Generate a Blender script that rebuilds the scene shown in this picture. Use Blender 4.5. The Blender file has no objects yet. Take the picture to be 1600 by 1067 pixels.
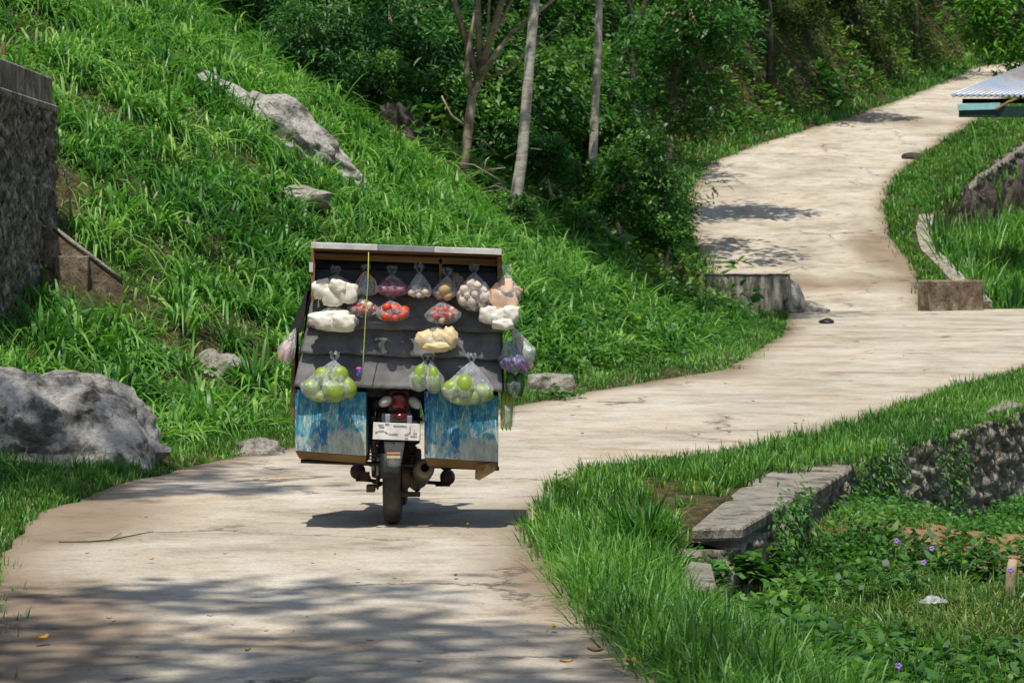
import bpy, math, random
import numpy as np
from mathutils import Vector, noise, Matrix
random.seed(7)
rng = np.random.default_rng(11)
C = bpy.context.scene.collection
PI = math.pi
CAMZ = 1.58; F = 4444.0; HR = 400.0

# ------------------------------------------------------------------ profile of the road
GY = np.array([-40, 0, 17, 24, 30, 45, 57, 59.5, 62, 66, 76, 84, 92, 103, 114, 150, 200])
GZ = np.array([0, 0, 0, .05, .15, .36, .49, .78, 1.16, 1.80, 3.36, 4.62, 5.95, 7.7, 9.35, 15.0, 23.0])
def g(Y): return np.interp(Y, GY, GZ)
_ys = np.linspace(7, 150, 20000); _rows = HR + F*(CAMZ-g(_ys))/_ys
def road_pt(px, py):
    """plan position (X, Y) on the road surface seen at a photo pixel"""
    Y = float(np.interp(-py, -_rows, _ys)); return ((px-800)*Y/F, Y)
def P(px, py, Y): return Vector(((px-800)*Y/F, Y, CAMZ+(HR-py)*Y/F))

def knots(pts, extra=()):
    k = [road_pt(*p) for p in pts]+list(extra); k.sort(key=lambda q: q[1])
    return np.array([q[1] for q in k]), np.array([q[0] for q in k])
LLy, LLx = knots([(75,800),(160,762),(300,727),(450,700),(640,664),(850,626),(905,614),(1135,577),(1225,522),(1235,488)],
                 [(-1.9,-40),(-1.76,9),(-2.02,11),(-2.36,13),(-2.74,15.2)])
LRy, LRx = knots([(1040,1067),(960,990),(900,930),(862,880),(835,835),(850,795),(930,738),(1130,712),(1280,682),(1450,625),(1600,580)],
                 [(.9,-40),(.75,9),(12.0,50),(15.5,57)])
ULy, ULx = knots([(1150,470),(1110,430),(1082,385),(1074,340),(1076,300),(1110,255),(1200,222),(1300,192),(1400,160),(1470,132),(1520,108)],
                 [(34,135),(60,170)])
URy, URx = knots([(1445,484),(1432,430),(1392,375),(1380,320),(1402,272),(1460,230),(1505,203),(1555,172),(1585,140),(1600,116)],
                 [(42,135),(70,170)])
YS = 57.0
def Lx(Y):
    Y = np.asarray(Y, float); return np.where(Y < YS, np.interp(Y, LLy, LLx), np.interp(Y, ULy, ULx))
def Rx(Y):
    Y = np.asarray(Y, float); return np.where(Y < YS, np.interp(Y, LRy, LRx), np.interp(Y, URy, URx))
# line of the low retaining wall on the right
WLy, WLx = knots([(1120,842),(1180,812),(1245,778),(1325,722),(1400,700),(1600,640)], [(8.2,38),(12.6,50),(17.5,57)])
def Wx(Y): return np.interp(Y, WLy, WLx)
KUy, KUx = knots([(1478,432),(1440,395),(1430,360),(1440,330),(1478,302),(1505,270),(1560,235),(1620,200)], [(44,135),(72,170)])
def Kx(Y): return np.interp(Y, KUy, KUx)

def sst(a, b, x):
    t = np.clip((x-a)/(b-a), 0, 1); return t*t*(3-2*t)
def vnoise(X, Y, s, seed=0):
    """cheap smooth value noise, -1..1"""
    x = np.asarray(X, float)*s+seed*17.3; y = np.asarray(Y, float)*s+seed*7.9
    xi = np.floor(x); yi = np.floor(y); fx = x-xi; fy = y-yi
    fx = fx*fx*(3-2*fx); fy = fy*fy*(3-2*fy)
    def h(a, b):
        v = np.sin(a*127.1+b*311.7+seed)*43758.5453; return (v-np.floor(v))*2-1
    return (h(xi,yi)*(1-fx)+h(xi+1,yi)*fx)*(1-fy)+(h(xi,yi+1)*(1-fx)+h(xi+1,yi+1)*fx)*fy

def H(X, Y):
    X = np.asarray(X, float); Y = np.asarray(Y, float)
    G = g(Y)
    d = Lx(Y)-X; e = X-Rx(Y)
    # ---- left side
    dd = np.maximum(d, 0)
    near = .05*sst(0,.3,dd)+.22*np.clip(dd-.7,0,1.1)+.64*np.maximum(dd-1.8,0)
    far = .05*sst(0,.3,dd)+.3*np.clip(dd-.4,0,.8)+1.5*np.clip(dd-1.2,0,1.6)+.85*np.maximum(dd-2.8,0)
    m = sst(52, 62, Y)
    left = near*(1-m)+far*m
    left += (.16*vnoise(X,Y,.55,1)+.07*vnoise(X,Y,1.7,2)+.03*vnoise(X,Y,4,3))*sst(.6,2.2,dd)
    # ditch that runs down to the culvert
    left -= 1.0*np.exp(-((X-4.0)/.7)**2-((Y-53.2)/2.2)**2)
    # ---- right side, lower road
    W = Wx(Y); r = X-W
    low_ = -.42-.38*sst(18,25,Y)+.26*np.exp(-(np.clip(r,0,9)/.75)**2)*(1-sst(21.0,24,Y))*sst(17.5,19.5,Y)
    wallf = np.where(r > -.34, (low_-G)*sst(-.34,-.20,r), 0)
    slope = -np.clip(e-.15, 0, 2.6)*.36
    mw = sst(13.5, 16.6, Y)
    lowr = slope*(1-mw)+wallf*mw+.05*vnoise(X,Y,1.3,5)*sst(.3,1,e)+.02*vnoise(X,Y,5,6)
    rk = X-Kx(Y)
    upr = np.where(rk > .3, -1.35*sst(.3,.5,rk)-.12*np.clip(rk-.5,0,12), 0)
    upr += .1*vnoise(X,Y,1.1,8)*sst(.4,1.5,rk)
    right = np.where(Y < YS, lowr, upr)
    z = G+np.where(d > 0, left, 0)+np.where(e > 0, right, 0)
    z = np.where((d <= 0) & (e <= 0), G-.07, z-.0)
    edge = np.minimum(np.abs(d), np.abs(e))
    z = z-.03*np.exp(-edge/.1)*((d > 0) | (e > 0))
    z += np.maximum(Y-122, 0)*.9
    return z

# ------------------------------------------------------------------ mesh helpers
def new_obj(name, me, mat=None, parent=None, origin=(0,0,0)):
    o = bpy.data.objects.new(name, me); C.objects.link(o)
    if mat is not None: me.materials.append(mat)
    if parent is not None:
        o.parent = parent
        off = Vector(parent.get('_w', parent.location))
        me.transform(Matrix.Translation(-off))
    else:
        me.transform(Matrix.Translation(-Vector(origin))); o.location = origin
    return o
def tag(o, label=None, cat=None, group=None, kind=None):
    if label: o['label'] = label
    if cat: o['category'] = cat
    if group: o['group'] = group
    if kind: o['kind'] = kind
    return o
def thing(name, loc, label, cat, group=None):
    o = bpy.data.objects.new(name, None); C.objects.link(o); o.location = loc; o.empty_display_size = .1
    return tag(o, label, cat, group)
def copy_tree(o, parent=None):
    c = o.copy(); C.objects.link(c); c.parent = parent
    for ch in o.children: copy_tree(ch, c)
    return c
def np_mesh(name, V, Fq, smooth=False, col=None):
    """V (n,3) float, Fq (m,k) int, all faces same size"""
    me = bpy.data.meshes.new(name)
    V = np.ascontiguousarray(V, np.float32); Fq = np.ascontiguousarray(Fq, np.int32)
    m, k = Fq.shape
    me.vertices.add(len(V)); me.vertices.foreach_set('co', V.ravel())
    me.loops.add(m*k); me.loops.foreach_set('vertex_index', Fq.ravel())
    me.polygons.add(m); me.polygons.foreach_set('loop_start', np.arange(0, m*k, k, dtype=np.int32))
    me.polygons.foreach_set('loop_total', np.full(m, k, np.int32))
    if smooth: me.polygons.foreach_set('use_smooth', np.ones(m, bool))
    me.update(calc_edges=True)
    if col is not None:
        a = me.color_attributes.new('Col', 'FLOAT_COLOR', 'POINT')
        a.data.foreach_set('color', np.ascontiguousarray(col, np.float32).ravel())
    return me
def nrm(a): return a/np.maximum(np.linalg.norm(a, axis=-1, keepdims=True), 1e-9)
def strips(Pb, az, el, L, W, droop, prof, rnd, crnd, roll=None):
    """ribbons (grass blades and leaves): returns V, F, col"""
    n = len(Pb); k = len(prof); prof = np.asarray(prof, float)
    d = np.stack([np.cos(el)*np.cos(az), np.cos(el)*np.sin(az), np.sin(el)], 1)
    side = np.stack([-np.sin(az), np.cos(az), np.zeros(n)], 1)
    if roll is not None:
        up = np.cross(d, side); side = side*np.cos(roll)[:,None]+up*np.sin(roll)[:,None]
    t = np.linspace(0, 1, k)
    cen = Pb[:,None,:]+L[:,None,None]*(d[:,None,:]*t[None,:,None]+np.array([0,0,-1.])[None,None,:]*(droop[:,None]*t[None,:]**2.2)[:,:,None])
    w = (W[:,None]*prof[None,:])[:,:,None]*.5
    a = cen-side[:,None,:]*w; b = cen+side[:,None,:]*w
    V = np.stack([a,b], 2).reshape(n, k*2, 3)
    base = (np.arange(n)*k*2)[:,None,None]
    q = np.array([[2*i,2*i+1,2*i+3,2*i+2] for i in range(k-1)])[None]
    Fq = (base+q).reshape(-1, 4)
    col = np.ones((n, k*2, 4)); col[:,:,0] = rnd[:,None]; col[:,:,1] = np.repeat(t, 2)[None,:]; col[:,:,2] = crnd[:,None]
    return V.reshape(-1,3), Fq, col.reshape(-1,4)
def merge(parts):
    Vs, Fs, Cs, o = [], [], [], 0
    for V, Fq, c in parts:
        Vs.append(V); Fs.append(Fq+o); Cs.append(c); o += len(V)
    return np.concatenate(Vs), np.concatenate(Fs), np.concatenate(Cs)

class MB:
    def __init__(s): s.v = []; s.f = []; s.sm = []
    def add(s, v, f, smooth=False):
        o = len(s.v); s.v += [tuple(p) for p in v]; s.f += [tuple(i+o for i in q) for q in f]; s.sm += [smooth]*len(f); return s
    def box(s, c, size, rot=None, taper=None):
        x, y, z = [q/2 for q in size]; pts = []
        for sx, sy, sz in ((-1,-1,-1),(1,-1,-1),(1,1,-1),(-1,1,-1),(-1,-1,1),(1,-1,1),(1,1,1),(-1,1,1)):
            k = taper if (taper and sz > 0) else 1
            p = Vector((sx*x*k, sy*y*k, sz*z))
            if rot is not None: p = rot @ p
            pts.append(p+Vector(c))
        return s.add(pts, [(0,3,2,1),(4,5,6,7),(0,1,5,4),(1,2,6,5),(2,3,7,6),(3,0,4,7)])
    def hexa(s, pts):
        return s.add(pts, [(0,3,2,1),(4,5,6,7),(0,1,5,4),(1,2,6,5),(2,3,7,6),(3,0,4,7)])
    def tube(s, pts, r, n=8, cap=True, smooth=True):
        pts = [Vector(p) for p in pts]
        rr = r if isinstance(r, (list, tuple)) else [r]*len(pts)
        V = []; prev = None
        for i, p in enumerate(pts):
            a = pts[max(i-1,0)]; b = pts[min(i+1,len(pts)-1)]; d = (b-a).normalized()
            if prev is None:
                u = d.cross(Vector((0,0,1)) if abs(d.z) < .9 else Vector((1,0,0))).normalized()
            else:
                u = (prev-d*prev.dot(d)).normalized()
            prev = u; w = d.cross(u)
            for k in range(n):
                t = 2*PI*k/n; V.append(p+(u*math.cos(t)+w*math.sin(t))*rr[i])
        Fc = [(i*n+k, i*n+(k+1)%n, (i+1)*n+(k+1)%n, (i+1)*n+k) for i in range(len(pts)-1) for k in range(n)]
        o = len(s.v); s.add(V, Fc, smooth)
        if cap:
            s.f += [tuple(o+k for k in range(n))[::-1], tuple(o+(len(pts)-1)*n+k for k in range(n))]; s.sm += [False]*2
        return s
    def lathe(s, prof, c=(0,0,0), axis='X', n=32, smooth=True, close=False):
        """prof: (radius, along axis)"""
        V = []
        for r, h in prof:
            for k in range(n):
                t = 2*PI*k/n; a, b = r*math.cos(t), r*math.sin(t)
                p = {'X': (h,a,b), 'Y': (a,h,b), 'Z': (a,b,h)}[axis]
                V.append(Vector(p)+Vector(c))
        m = len(prof); rng_ = m if close else m-1
        Fc = [(i*n+k, i*n+(k+1)%n, ((i+1)%m)*n+(k+1)%n, ((i+1)%m)*n+k) for i in range(rng_) for k in range(n)]
        return s.add(V, Fc, smooth)
    def ell(s, c, r, n=14, m=9, f=None, rot=None):
        V = []; 
        for i in range(m+1):
            th = PI*i/m
            for k in range(n):
                ph = 2*PI*k/n; p = Vector((math.sin(th)*math.cos(ph), math.sin(th)*math.sin(ph), math.cos(th)))
                q = f(p) if f else 1
                p = Vector((p.x*r[0]*q, p.y*r[1]*q, p.z*r[2]*q))
                if rot is not None: p = rot @ p
                V.append(p+Vector(c))
        return s.add(V, [(i*n+k,(i+1)*n+k,(i+1)*n+(k+1)%n,i*n+(k+1)%n) for i in range(m) for k in range(n)], True)
    def grid(s, fn, nu, nv, smooth=True):
        V = [fn(i/nu, j/nv) for j in range(nv+1) for i in range(nu+1)]
        return s.add(V, [(j*(nu+1)+i, j*(nu+1)+i+1, (j+1)*(nu+1)+i+1, (j+1)*(nu+1)+i) for j in range(nv) for i in range(nu)], smooth)
    def mesh(s, name):
        me = bpy.data.meshes.new(name); me.from_pydata(s.v, [], s.f); me.polygons.foreach_set('use_smooth', s.sm); me.update(); return me
    def build(s, name, mat, parent=None, origin=(0,0,0), bevel=0, solid=0):
        o = new_obj(name, s.mesh(name), mat, parent, origin)
        if solid:
            md = o.modifiers.new('solid', 'SOLIDIFY'); md.thickness = solid; md.offset = 0
        if bevel:
            md = o.modifiers.new('bevel', 'BEVEL'); md.width = bevel; md.segments = 2; md.limit_method = 'ANGLE'
        return o

# ------------------------------------------------------------------ materials
def nt(name):
    m = bpy.data.materials.new(name); m.use_nodes = True; t = m.node_tree; t.nodes.clear()
    out = t.nodes.new('ShaderNodeOutputMaterial'); return m, t, out
def N(t, ty, **kw):
    n = t.nodes.new(ty)
    for k, v in kw.items():
        if k.startswith('_'): setattr(n, k[1:], v)
        else: n.inputs[k.replace('__',' ')].default_value = v
    return n
def ramp(t, src, stops):
    r = t.nodes.new('ShaderNodeValToRGB'); e = r.color_ramp.elements
    while len(e) < len(stops): e.new(.5)
    for i, (p, c) in enumerate(stops):
        e[i].position = p; e[i].color = (*c, 1) if len(c) == 3 else c
    t.links.new(src, r.inputs[0]); return r.outputs[0]
def tex(t, ty, scale, mapping=None, detail=6, rough=.6, dist=0, coord='Object', rot=None):
    tc = t.nodes.new('ShaderNodeTexCoord'); mp = t.nodes.new('ShaderNodeMapping')
    if mapping: mp.inputs['Scale'].default_value = mapping
    if rot: mp.inputs['Rotation'].default_value = rot
    t.links.new(tc.outputs[coord], mp.inputs[0])
    if ty == 'noise':
        n = N(t, 'ShaderNodeTexNoise', Scale=scale, Detail=detail, Roughness=rough, Distortion=dist); t.links.new(mp.outputs[0], n.inputs['Vector']); return n.outputs['Fac']
    if ty == 'voronoi':
        n = N(t, 'ShaderNodeTexVoronoi', Scale=scale); t.links.new(mp.outputs[0], n.inputs['Vector']); return n.outputs['Distance']
    if ty == 'edge':
        n = N(t, 'ShaderNodeTexVoronoi', Scale=scale, _feature='DISTANCE_TO_EDGE'); t.links.new(mp.outputs[0], n.inputs['Vector']); return n.outputs['Distance']
def mixc(t, fac, a, b, mode='MIX'):
    m = t.nodes.new('ShaderNodeMix'); m.data_type = 'RGBA'; m.blend_type = mode
    for sock, v in ((m.inputs[0], fac), (m.inputs[6], a), (m.inputs[7], b)):
        if isinstance(v, bpy.types.NodeSocket): t.links.new(v, sock)
        elif isinstance(v, tuple): sock.default_value = (*v, 1) if len(v) == 3 else v
        else: sock.default_value = v
    return m.outputs[2]
def math_(t, op, a, b=0.0):
    m = t.nodes.new('ShaderNodeMath'); m.operation = op; m.use_clamp = False
    for sock, v in ((m.inputs[0], a), (m.inputs[1], b)):
        if isinstance(v, bpy.types.NodeSocket): t.links.new(v, sock)
        else: sock.default_value = v
    return m.outputs[0]
def bump(t, h, strength=.5, dist=.01):
    b = N(t, 'ShaderNodeBump', Strength=strength, Distance=dist); t.links.new(h, b.inputs['Height']); return b.outputs[0]
def pbsdf(t, out, col, rough=.7, spec=.3, metal=0, normal=None, **kw):
    p = N(t, 'ShaderNodeBsdfPrincipled', Roughness=rough, Metallic=metal); p.inputs['Specular IOR Level'].default_value = spec
    if isinstance(col, bpy.types.NodeSocket): t.links.new(col, p.inputs['Base Color'])
    else: p.inputs['Base Color'].default_value = (*col, 1)
    if normal: t.links.new(normal, p.inputs['Normal'])
    for k, v in kw.items(): p.inputs[k.replace('__',' ')].default_value = v
    if out: t.links.new(p.outputs[0], out.inputs[0])
    return p
def simple(name, c1, c2=None, scale=8, rough=.6, spec=.3, metal=0, bs=.3, bd=.004, mapping=None, **kw):
    m, t, out = nt(name); c2 = c2 or tuple(x*.6 for x in c1)
    f = tex(t, 'noise', scale, mapping); col = ramp(t, f, [(.35, c2), (.65, c1)])
    pbsdf(t, out, col, rough, spec, metal, bump(t, tex(t, 'noise', scale*5, mapping), bs, bd), **kw); return m
def foliage(name, dark, mid, light, tip=None, trans=.35, rough=.43, spec=.45):
    m, t, out = nt(name)
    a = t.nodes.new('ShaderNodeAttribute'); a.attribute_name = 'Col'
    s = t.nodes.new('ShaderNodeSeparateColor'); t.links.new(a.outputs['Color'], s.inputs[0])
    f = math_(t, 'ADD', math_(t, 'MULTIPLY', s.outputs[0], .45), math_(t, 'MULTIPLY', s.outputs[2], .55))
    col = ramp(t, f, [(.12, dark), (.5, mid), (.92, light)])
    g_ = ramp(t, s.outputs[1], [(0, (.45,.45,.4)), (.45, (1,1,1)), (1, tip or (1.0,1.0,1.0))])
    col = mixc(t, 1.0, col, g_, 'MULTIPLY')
    p = pbsdf(t, None, col, rough, spec)
    tr = t.nodes.new('ShaderNodeBsdfTranslucent')
    tc = mixc(t, 1.0, col, (1.1,1.4,.6), 'MULTIPLY'); t.links.new(tc, tr.inputs[0])
    mx = t.nodes.new('ShaderNodeMixShader'); mx.inputs[0].default_value = trans
    t.links.new(p.outputs[0], mx.inputs[1]); t.links.new(tr.outputs[0], mx.inputs[2]); t.links.new(mx.outputs[0], out.inputs[0])
    return m
M = {}
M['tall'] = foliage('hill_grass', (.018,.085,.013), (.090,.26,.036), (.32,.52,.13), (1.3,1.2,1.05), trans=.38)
M['short'] = foliage('verge_grass', (.025,.095,.013), (.095,.25,.030), (.27,.46,.085))
M['dry'] = foliage('mixed_grass', (.03,.10,.018), (.085,.20,.038), (.27,.34,.10), (1.25,1.1,.8))
M['weed'] = foliage('weed_leaves', (.025,.10,.016), (.065,.20,.028), (.15,.34,.05), rough=.5)
M['vine'] = foliage('bank_leaves', (.022,.08,.014), (.06,.18,.025), (.17,.31,.05), rough=.45)
M['forest'] = foliage('forest_leaves', (.016,.07,.014), (.075,.20,.034), (.26,.44,.085), trans=.38, rough=.5)
M['forest2'] = foliage('bluish_leaves', (.015,.065,.022), (.055,.175,.048), (.17,.34,.09), trans=.38, rough=.5)
M['olive'] = foliage('olive_leaves', (.022,.05,.010), (.065,.115,.022), (.22,.27,.05), trans=.35, rough=.6)
M['lime'] = foliage('lime_leaves', (.05,.15,.015), (.11,.28,.03), (.2,.42,.06), trans=.45)
M['glade'] = foliage('glade_leaves', (.03,.11,.02), (.06,.2,.035), (.13,.3,.06), trans=.4)

def mat_ground():
    m, t, out = nt('earth')
    f = tex(t, 'noise', 1.2, detail=8); f2 = tex(t, 'noise', 14, detail=6)
    soil = ramp(t, f2, [(.3,(.028,.022,.012)), (.5,(.075,.055,.028)), (.72,(.19,.135,.075))])
    moss = ramp(t, f2, [(.3,(.012,.03,.006)), (.7,(.05,.10,.018))])
    col = mixc(t, ramp(t, f, [(.42,(0,0,0)),(.62,(.75,.75,.75))]), soil, moss)
    pbsdf(t, out, col, .95, .1, normal=bump(t, tex(t,'noise',30,detail=8), .9, .03)); return m
M['ground'] = mat_ground()
def mat_road():
    m, t, out = nt('worn_concrete')
    big = tex(t, 'noise', .5, detail=6, rough=.6)
    mid = tex(t, 'noise', 2.2, detail=10, rough=.72)
    fine = tex(t, 'noise', 38, detail=8, rough=.8)
    col = ramp(t, big, [(.3,(.37,.33,.265)), (.5,(.49,.445,.365)), (.7,(.57,.53,.455))])
    col = mixc(t, 1.0, col, ramp(t, mid, [(.3,(.62,.58,.53)), (.44,(.9,.88,.85)), (.56,(1,1,1)), (.75,(1.1,1.09,1.07))]), 'MULTIPLY')
    col = mixc(t, 1.0, col, ramp(t, fine, [(.34,(.52,.50,.46)), (.46,(1,1,1)), (.66,(1.16,1.15,1.13))]), 'MULTIPLY')
    br = tex(t, 'noise', 7, (.55,1.3,1), detail=9, rough=.75)
    col = mixc(t, 1.0, col, ramp(t, br, [(.34,(.74,.70,.65)), (.46,(1,1,1)), (.7,(1.05,1.05,1.05))]), 'MULTIPLY')
    pink = tex(t, 'noise', .8, detail=5, rough=.6, rot=(0,0,1))
    col = mixc(t, 1.0, col, ramp(t, pink, [(.5,(1,1,1)), (.75,(1.02,.92,.83))]), 'MULTIPLY')
    # soil at the edges, plus soil and shade patches painted in (attribute written per vertex)
    a = t.nodes.new('ShaderNodeAttribute'); a.attribute_name = 'Col'; s = t.nodes.new('ShaderNodeSeparateColor'); t.links.new(a.outputs['Color'], s.inputs[0])
    e = math_(t, 'MULTIPLY', math_(t,'ADD',s.outputs[0],s.outputs[1]), math_(t, 'ADD', .25, math_(t, 'MULTIPLY', mid, 1.5)))
    col = mixc(t, ramp(t, e, [(.3,(0,0,0)), (.9,(.8,.8,.8))]), col, (.22,.155,.10))
    # small pits, cracks and grit
    v = tex(t, 'voronoi', 22, (1,1,.3)); col = mixc(t, ramp(t, v, [(.05,(.7,.7,.7)), (.10,(0,0,0))]), col, (.16,.12,.085))
    st = tex(t, 'noise', 1.4, (.6,1.2,1), detail=10, rough=.72)
    col = mixc(t, ramp(t, st, [(.56,(0,0,0)), (.74,(.7,.7,.7))]), col, (.2,.155,.11))
    tc = t.nodes.new('ShaderNodeTexCoord'); nn = N(t, 'ShaderNodeTexNoise', Scale=2.2, Detail=8.0, Roughness=.7); t.links.new(tc.outputs['Object'], nn.inputs['Vector'])
    va = t.nodes.new('ShaderNodeVectorMath'); va.operation = 'MULTIPLY_ADD'; t.links.new(nn.outputs['Color'], va.inputs[0]); va.inputs[1].default_value = (.9,.9,0); t.links.new(tc.outputs['Object'], va.inputs[2])
    vo = N(t, 'ShaderNodeTexVoronoi', Scale=.42, _feature='DISTANCE_TO_EDGE'); t.links.new(va.outputs[0], vo.inputs['Vector'])
    msk = tex(t, 'noise', .6, detail=3, rot=(0,0,2))
    cf = math_(t, 'MULTIPLY', ramp(t, vo.outputs['Distance'], [(.004,(1,1,1)), (.014,(0,0,0))]), ramp(t, msk, [(.47,(0,0,0)), (.56,(.85,.85,.85))]))
    col = mixc(t, cf, col, (.10,.08,.06))
    # damp looking darker patches and pale worn patches
    pt = tex(t, 'noise', .9, detail=12, rough=.78, rot=(0,0,3)); col = mixc(t, 1.0, col, ramp(t, pt, [(.36,(.70,.67,.63)), (.47,(.97,.96,.95)), (.6,(1.04,1.04,1.04)), (.7,(1.13,1.13,1.12))]), 'MULTIPLY')
    gr = tex(t, 'voronoi', 60, (1,1,.3)); col = mixc(t, ramp(t, gr, [(.10,(.6,.6,.6)), (.2,(0,0,0))]), col, (.30,.25,.19))
    pbsdf(t, out, col, .9, .2, normal=bump(t, math_(t,'ADD',fine,math_(t,'MULTIPLY',mid,2.0)), .55, .01)); return m
M['road'] = mat_road()
def mat_rock(name, a, b, c, sc=3):
    m, t, out = nt(name)
    f = tex(t, 'noise', sc, (1,1,.75), detail=12, rough=.72, dist=.4); f2 = tex(t, 'noise', sc*6, detail=8, rough=.7)
    col = ramp(t, f, [(.36, c), (.46, b), (.57, a)])
    col = mixc(t, 1.0, col, ramp(t, f2, [(.34,(.5,.48,.46)), (.48,(1,1,1)), (.7,(1.2,1.2,1.18))]), 'MULTIPLY')
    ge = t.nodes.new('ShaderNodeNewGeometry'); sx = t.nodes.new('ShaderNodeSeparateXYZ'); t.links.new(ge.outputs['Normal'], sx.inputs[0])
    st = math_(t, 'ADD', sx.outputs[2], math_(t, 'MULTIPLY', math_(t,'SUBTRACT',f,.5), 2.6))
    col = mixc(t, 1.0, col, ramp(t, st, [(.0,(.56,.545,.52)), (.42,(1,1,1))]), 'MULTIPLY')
    pbsdf(t, out, col, .9, .2, normal=bump(t, math_(t,'ADD',math_(t,'MULTIPLY',f,3.0),math_(t,'MULTIPLY',f2,1.5)), 1.0, .05)); return m
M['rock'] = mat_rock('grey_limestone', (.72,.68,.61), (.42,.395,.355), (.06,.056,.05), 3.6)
M['rock_out'] = mat_rock('pale_limestone', (.66,.62,.55), (.48,.45,.40), (.13,.12,.105), 3)
M['rock_pale'] = mat_rock('pale_rock', (.64,.58,.50), (.48,.43,.36), (.18,.155,.12), 4)
M['rock_dark'] = mat_rock('shaded_rock', (.17,.15,.12), (.085,.075,.06), (.025,.022,.02), 4)
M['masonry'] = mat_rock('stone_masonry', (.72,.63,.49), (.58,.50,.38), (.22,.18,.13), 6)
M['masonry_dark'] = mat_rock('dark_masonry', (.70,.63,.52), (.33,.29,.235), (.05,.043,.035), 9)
M['conc'] = mat_rock('old_concrete', (.64,.58,.48), (.50,.44,.36), (.18,.155,.12), 4)
def mat_stained():
    m, t, out = nt('stained_concrete')
    f = tex(t, 'noise', 5, (1.6,1.6,.28), detail=8, rough=.7); f2 = tex(t, 'noise', 20, detail=6)
    col = ramp(t, f, [(.34,(.06,.052,.036)), (.47,(.24,.21,.155)), (.6,(.52,.49,.40))])
    col = mixc(t, 1.0, col, ramp(t, f2, [(.3,(.65,.65,.6)), (.6,(1,1,1))]), 'MULTIPLY')
    pbsdf(t, out, col, .9, .2, normal=bump(t, f2, .6, .01)); return m
M['stained'] = mat_stained()
M['brownconc'] = mat_rock('earthy_concrete', (.44,.36,.26), (.33,.25,.17), (.15,.105,.07), 2.5)
M['bark_pale'] = None
def mat_bark(name, a, b, ring=9):
    m, t, out = nt(name)
    f = tex(t, 'noise', ring, (.5,.5,1.6), detail=8, rough=.7); f2 = tex(t, 'noise', 3, (1,1,.35), detail=6)
    col = ramp(t, f, [(.36,b), (.5,tuple((x+y)/2 for x,y in zip(a,b))), (.62,a)])
    col = mixc(t, 1.0, col, ramp(t, f2, [(.3,(.6,.55,.45)), (.55,(1,1,1))]), 'MULTIPLY')
    pbsdf(t, out, col, .85, .2, normal=bump(t, f, .6, .02)); return m
M['bark_pale'] = mat_bark('pale_ringed_bark', (.56,.52,.45), (.28,.24,.19))
M['bark_dark'] = mat_bark('mossy_dark_bark', (.09,.085,.055), (.035,.035,.022), 5)
M['bark_brown'] = mat_bark('brown_bark', (.40,.32,.23), (.17,.125,.085), 5)
def mat_blue(name):
    m, t, out = nt(name)
    f = tex(t, 'noise', 9, (1.5,1,.6), detail=10, rough=.75, dist=.8)
    f2 = tex(t, 'noise', 26, (1.7,1,.6), detail=8, rough=.8)
    f3 = tex(t, 'noise', 3.2, (1,1,.8), detail=4)
    paint = ramp(t, f, [(.33,(.008,.05,.17)), (.43,(.02,.15,.33)), (.52,(.05,.25,.33)), (.60,(.16,.38,.40)), (.70,(.45,.52,.45))])
    wood = ramp(t, f2, [(.35,(.28,.27,.21)), (.55,(.46,.47,.40)), (.7,(.55,.60,.54))])
    tc = t.nodes.new('ShaderNodeTexCoord'); sp = t.nodes.new('ShaderNodeSeparateXYZ'); t.links.new(tc.outputs['Generated'], sp.inputs[0])
    h = math_(t, 'ADD', math_(t, 'MULTIPLY', math_(t,'SUBTRACT',.75,sp.outputs[2]), .42), f3)
    h = math_(t, 'ADD', h, math_(t, 'MULTIPLY', math_(t,'SUBTRACT',f2,.5), .9))
    fac = ramp(t, h, [(.67,(0,0,0)), (.82,(.88,.88,.88))])
    col = mixc(t, fac, paint, wood)
    sc = tex(t, 'noise', 42, (3.5,1,.35), detail=4, rot=(0,.15,0)); col = mixc(t, ramp(t, sc, [(.59,(0,0,0)), (.66,(1,1,1))]), col, (.58,.58,.46))
    pbsdf(t, out, col, .7, .25, normal=bump(t, f2, .4, .003)); return m
M['blue'] = mat_blue('peeling_blue_paint')
M['rubber_sheet'] = simple('grey_rubber_sheet', (.155,.15,.148), (.07,.07,.07), 9, .6, .5, bs=.3, bd=.004)
M['tarp_dark'] = simple('black_tarpaulin', (.03,.03,.032), (.015,.015,.016), 9, .5, .4)
M['void'] = simple('shade_black', (.010,.010,.011), (.006,.006,.007), 6, .9, .1)  # shade under the shed roof and in the tail pipe put into near-black colour
M['wood'] = simple('raw_timber', (.30,.17,.075), (.17,.09,.04), 12, .8, .2, mapping=(.3,1,3))
M['pale_wood'] = simple('pale_wood', (.46,.36,.24), (.3,.22,.14), 12, .85, .2)
M['wood_brown'] = simple('muddy_beam', (.22,.14,.055), (.13,.08,.035), 7, .85, .2, mapping=(.5,1,2))
M['white_board'] = simple('weathered_white_board', (.66,.63,.60), (.42,.39,.36), 10, .7, .3)
M['grey_board'] = simple('grey_board', (.27,.28,.29), (.2,.2,.21), 10, .6, .3)
M['tyre'] = simple('dusty_tyre', (.10,.085,.068), (.035,.032,.03), 9, .85, .2)
M['tyre_side'] = simple('muddy_sidewall', (.20,.15,.10), (.09,.07,.05), 9, .9, .2)
M['black'] = simple('black_plastic', (.02,.02,.022), (.012,.012,.013), 12, .5, .4)
M['metal'] = simple('dull_steel', (.42,.40,.37), (.26,.24,.21), 14, .45, .5, .7)
M['rusty'] = simple('dirty_metal', (.17,.115,.075), (.07,.05,.038), 12, .75, .3, .3)
M['muffler'] = simple('muffler_metal', (.34,.29,.22), (.2,.15,.10), 8, .5, .5, .4)
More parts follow.
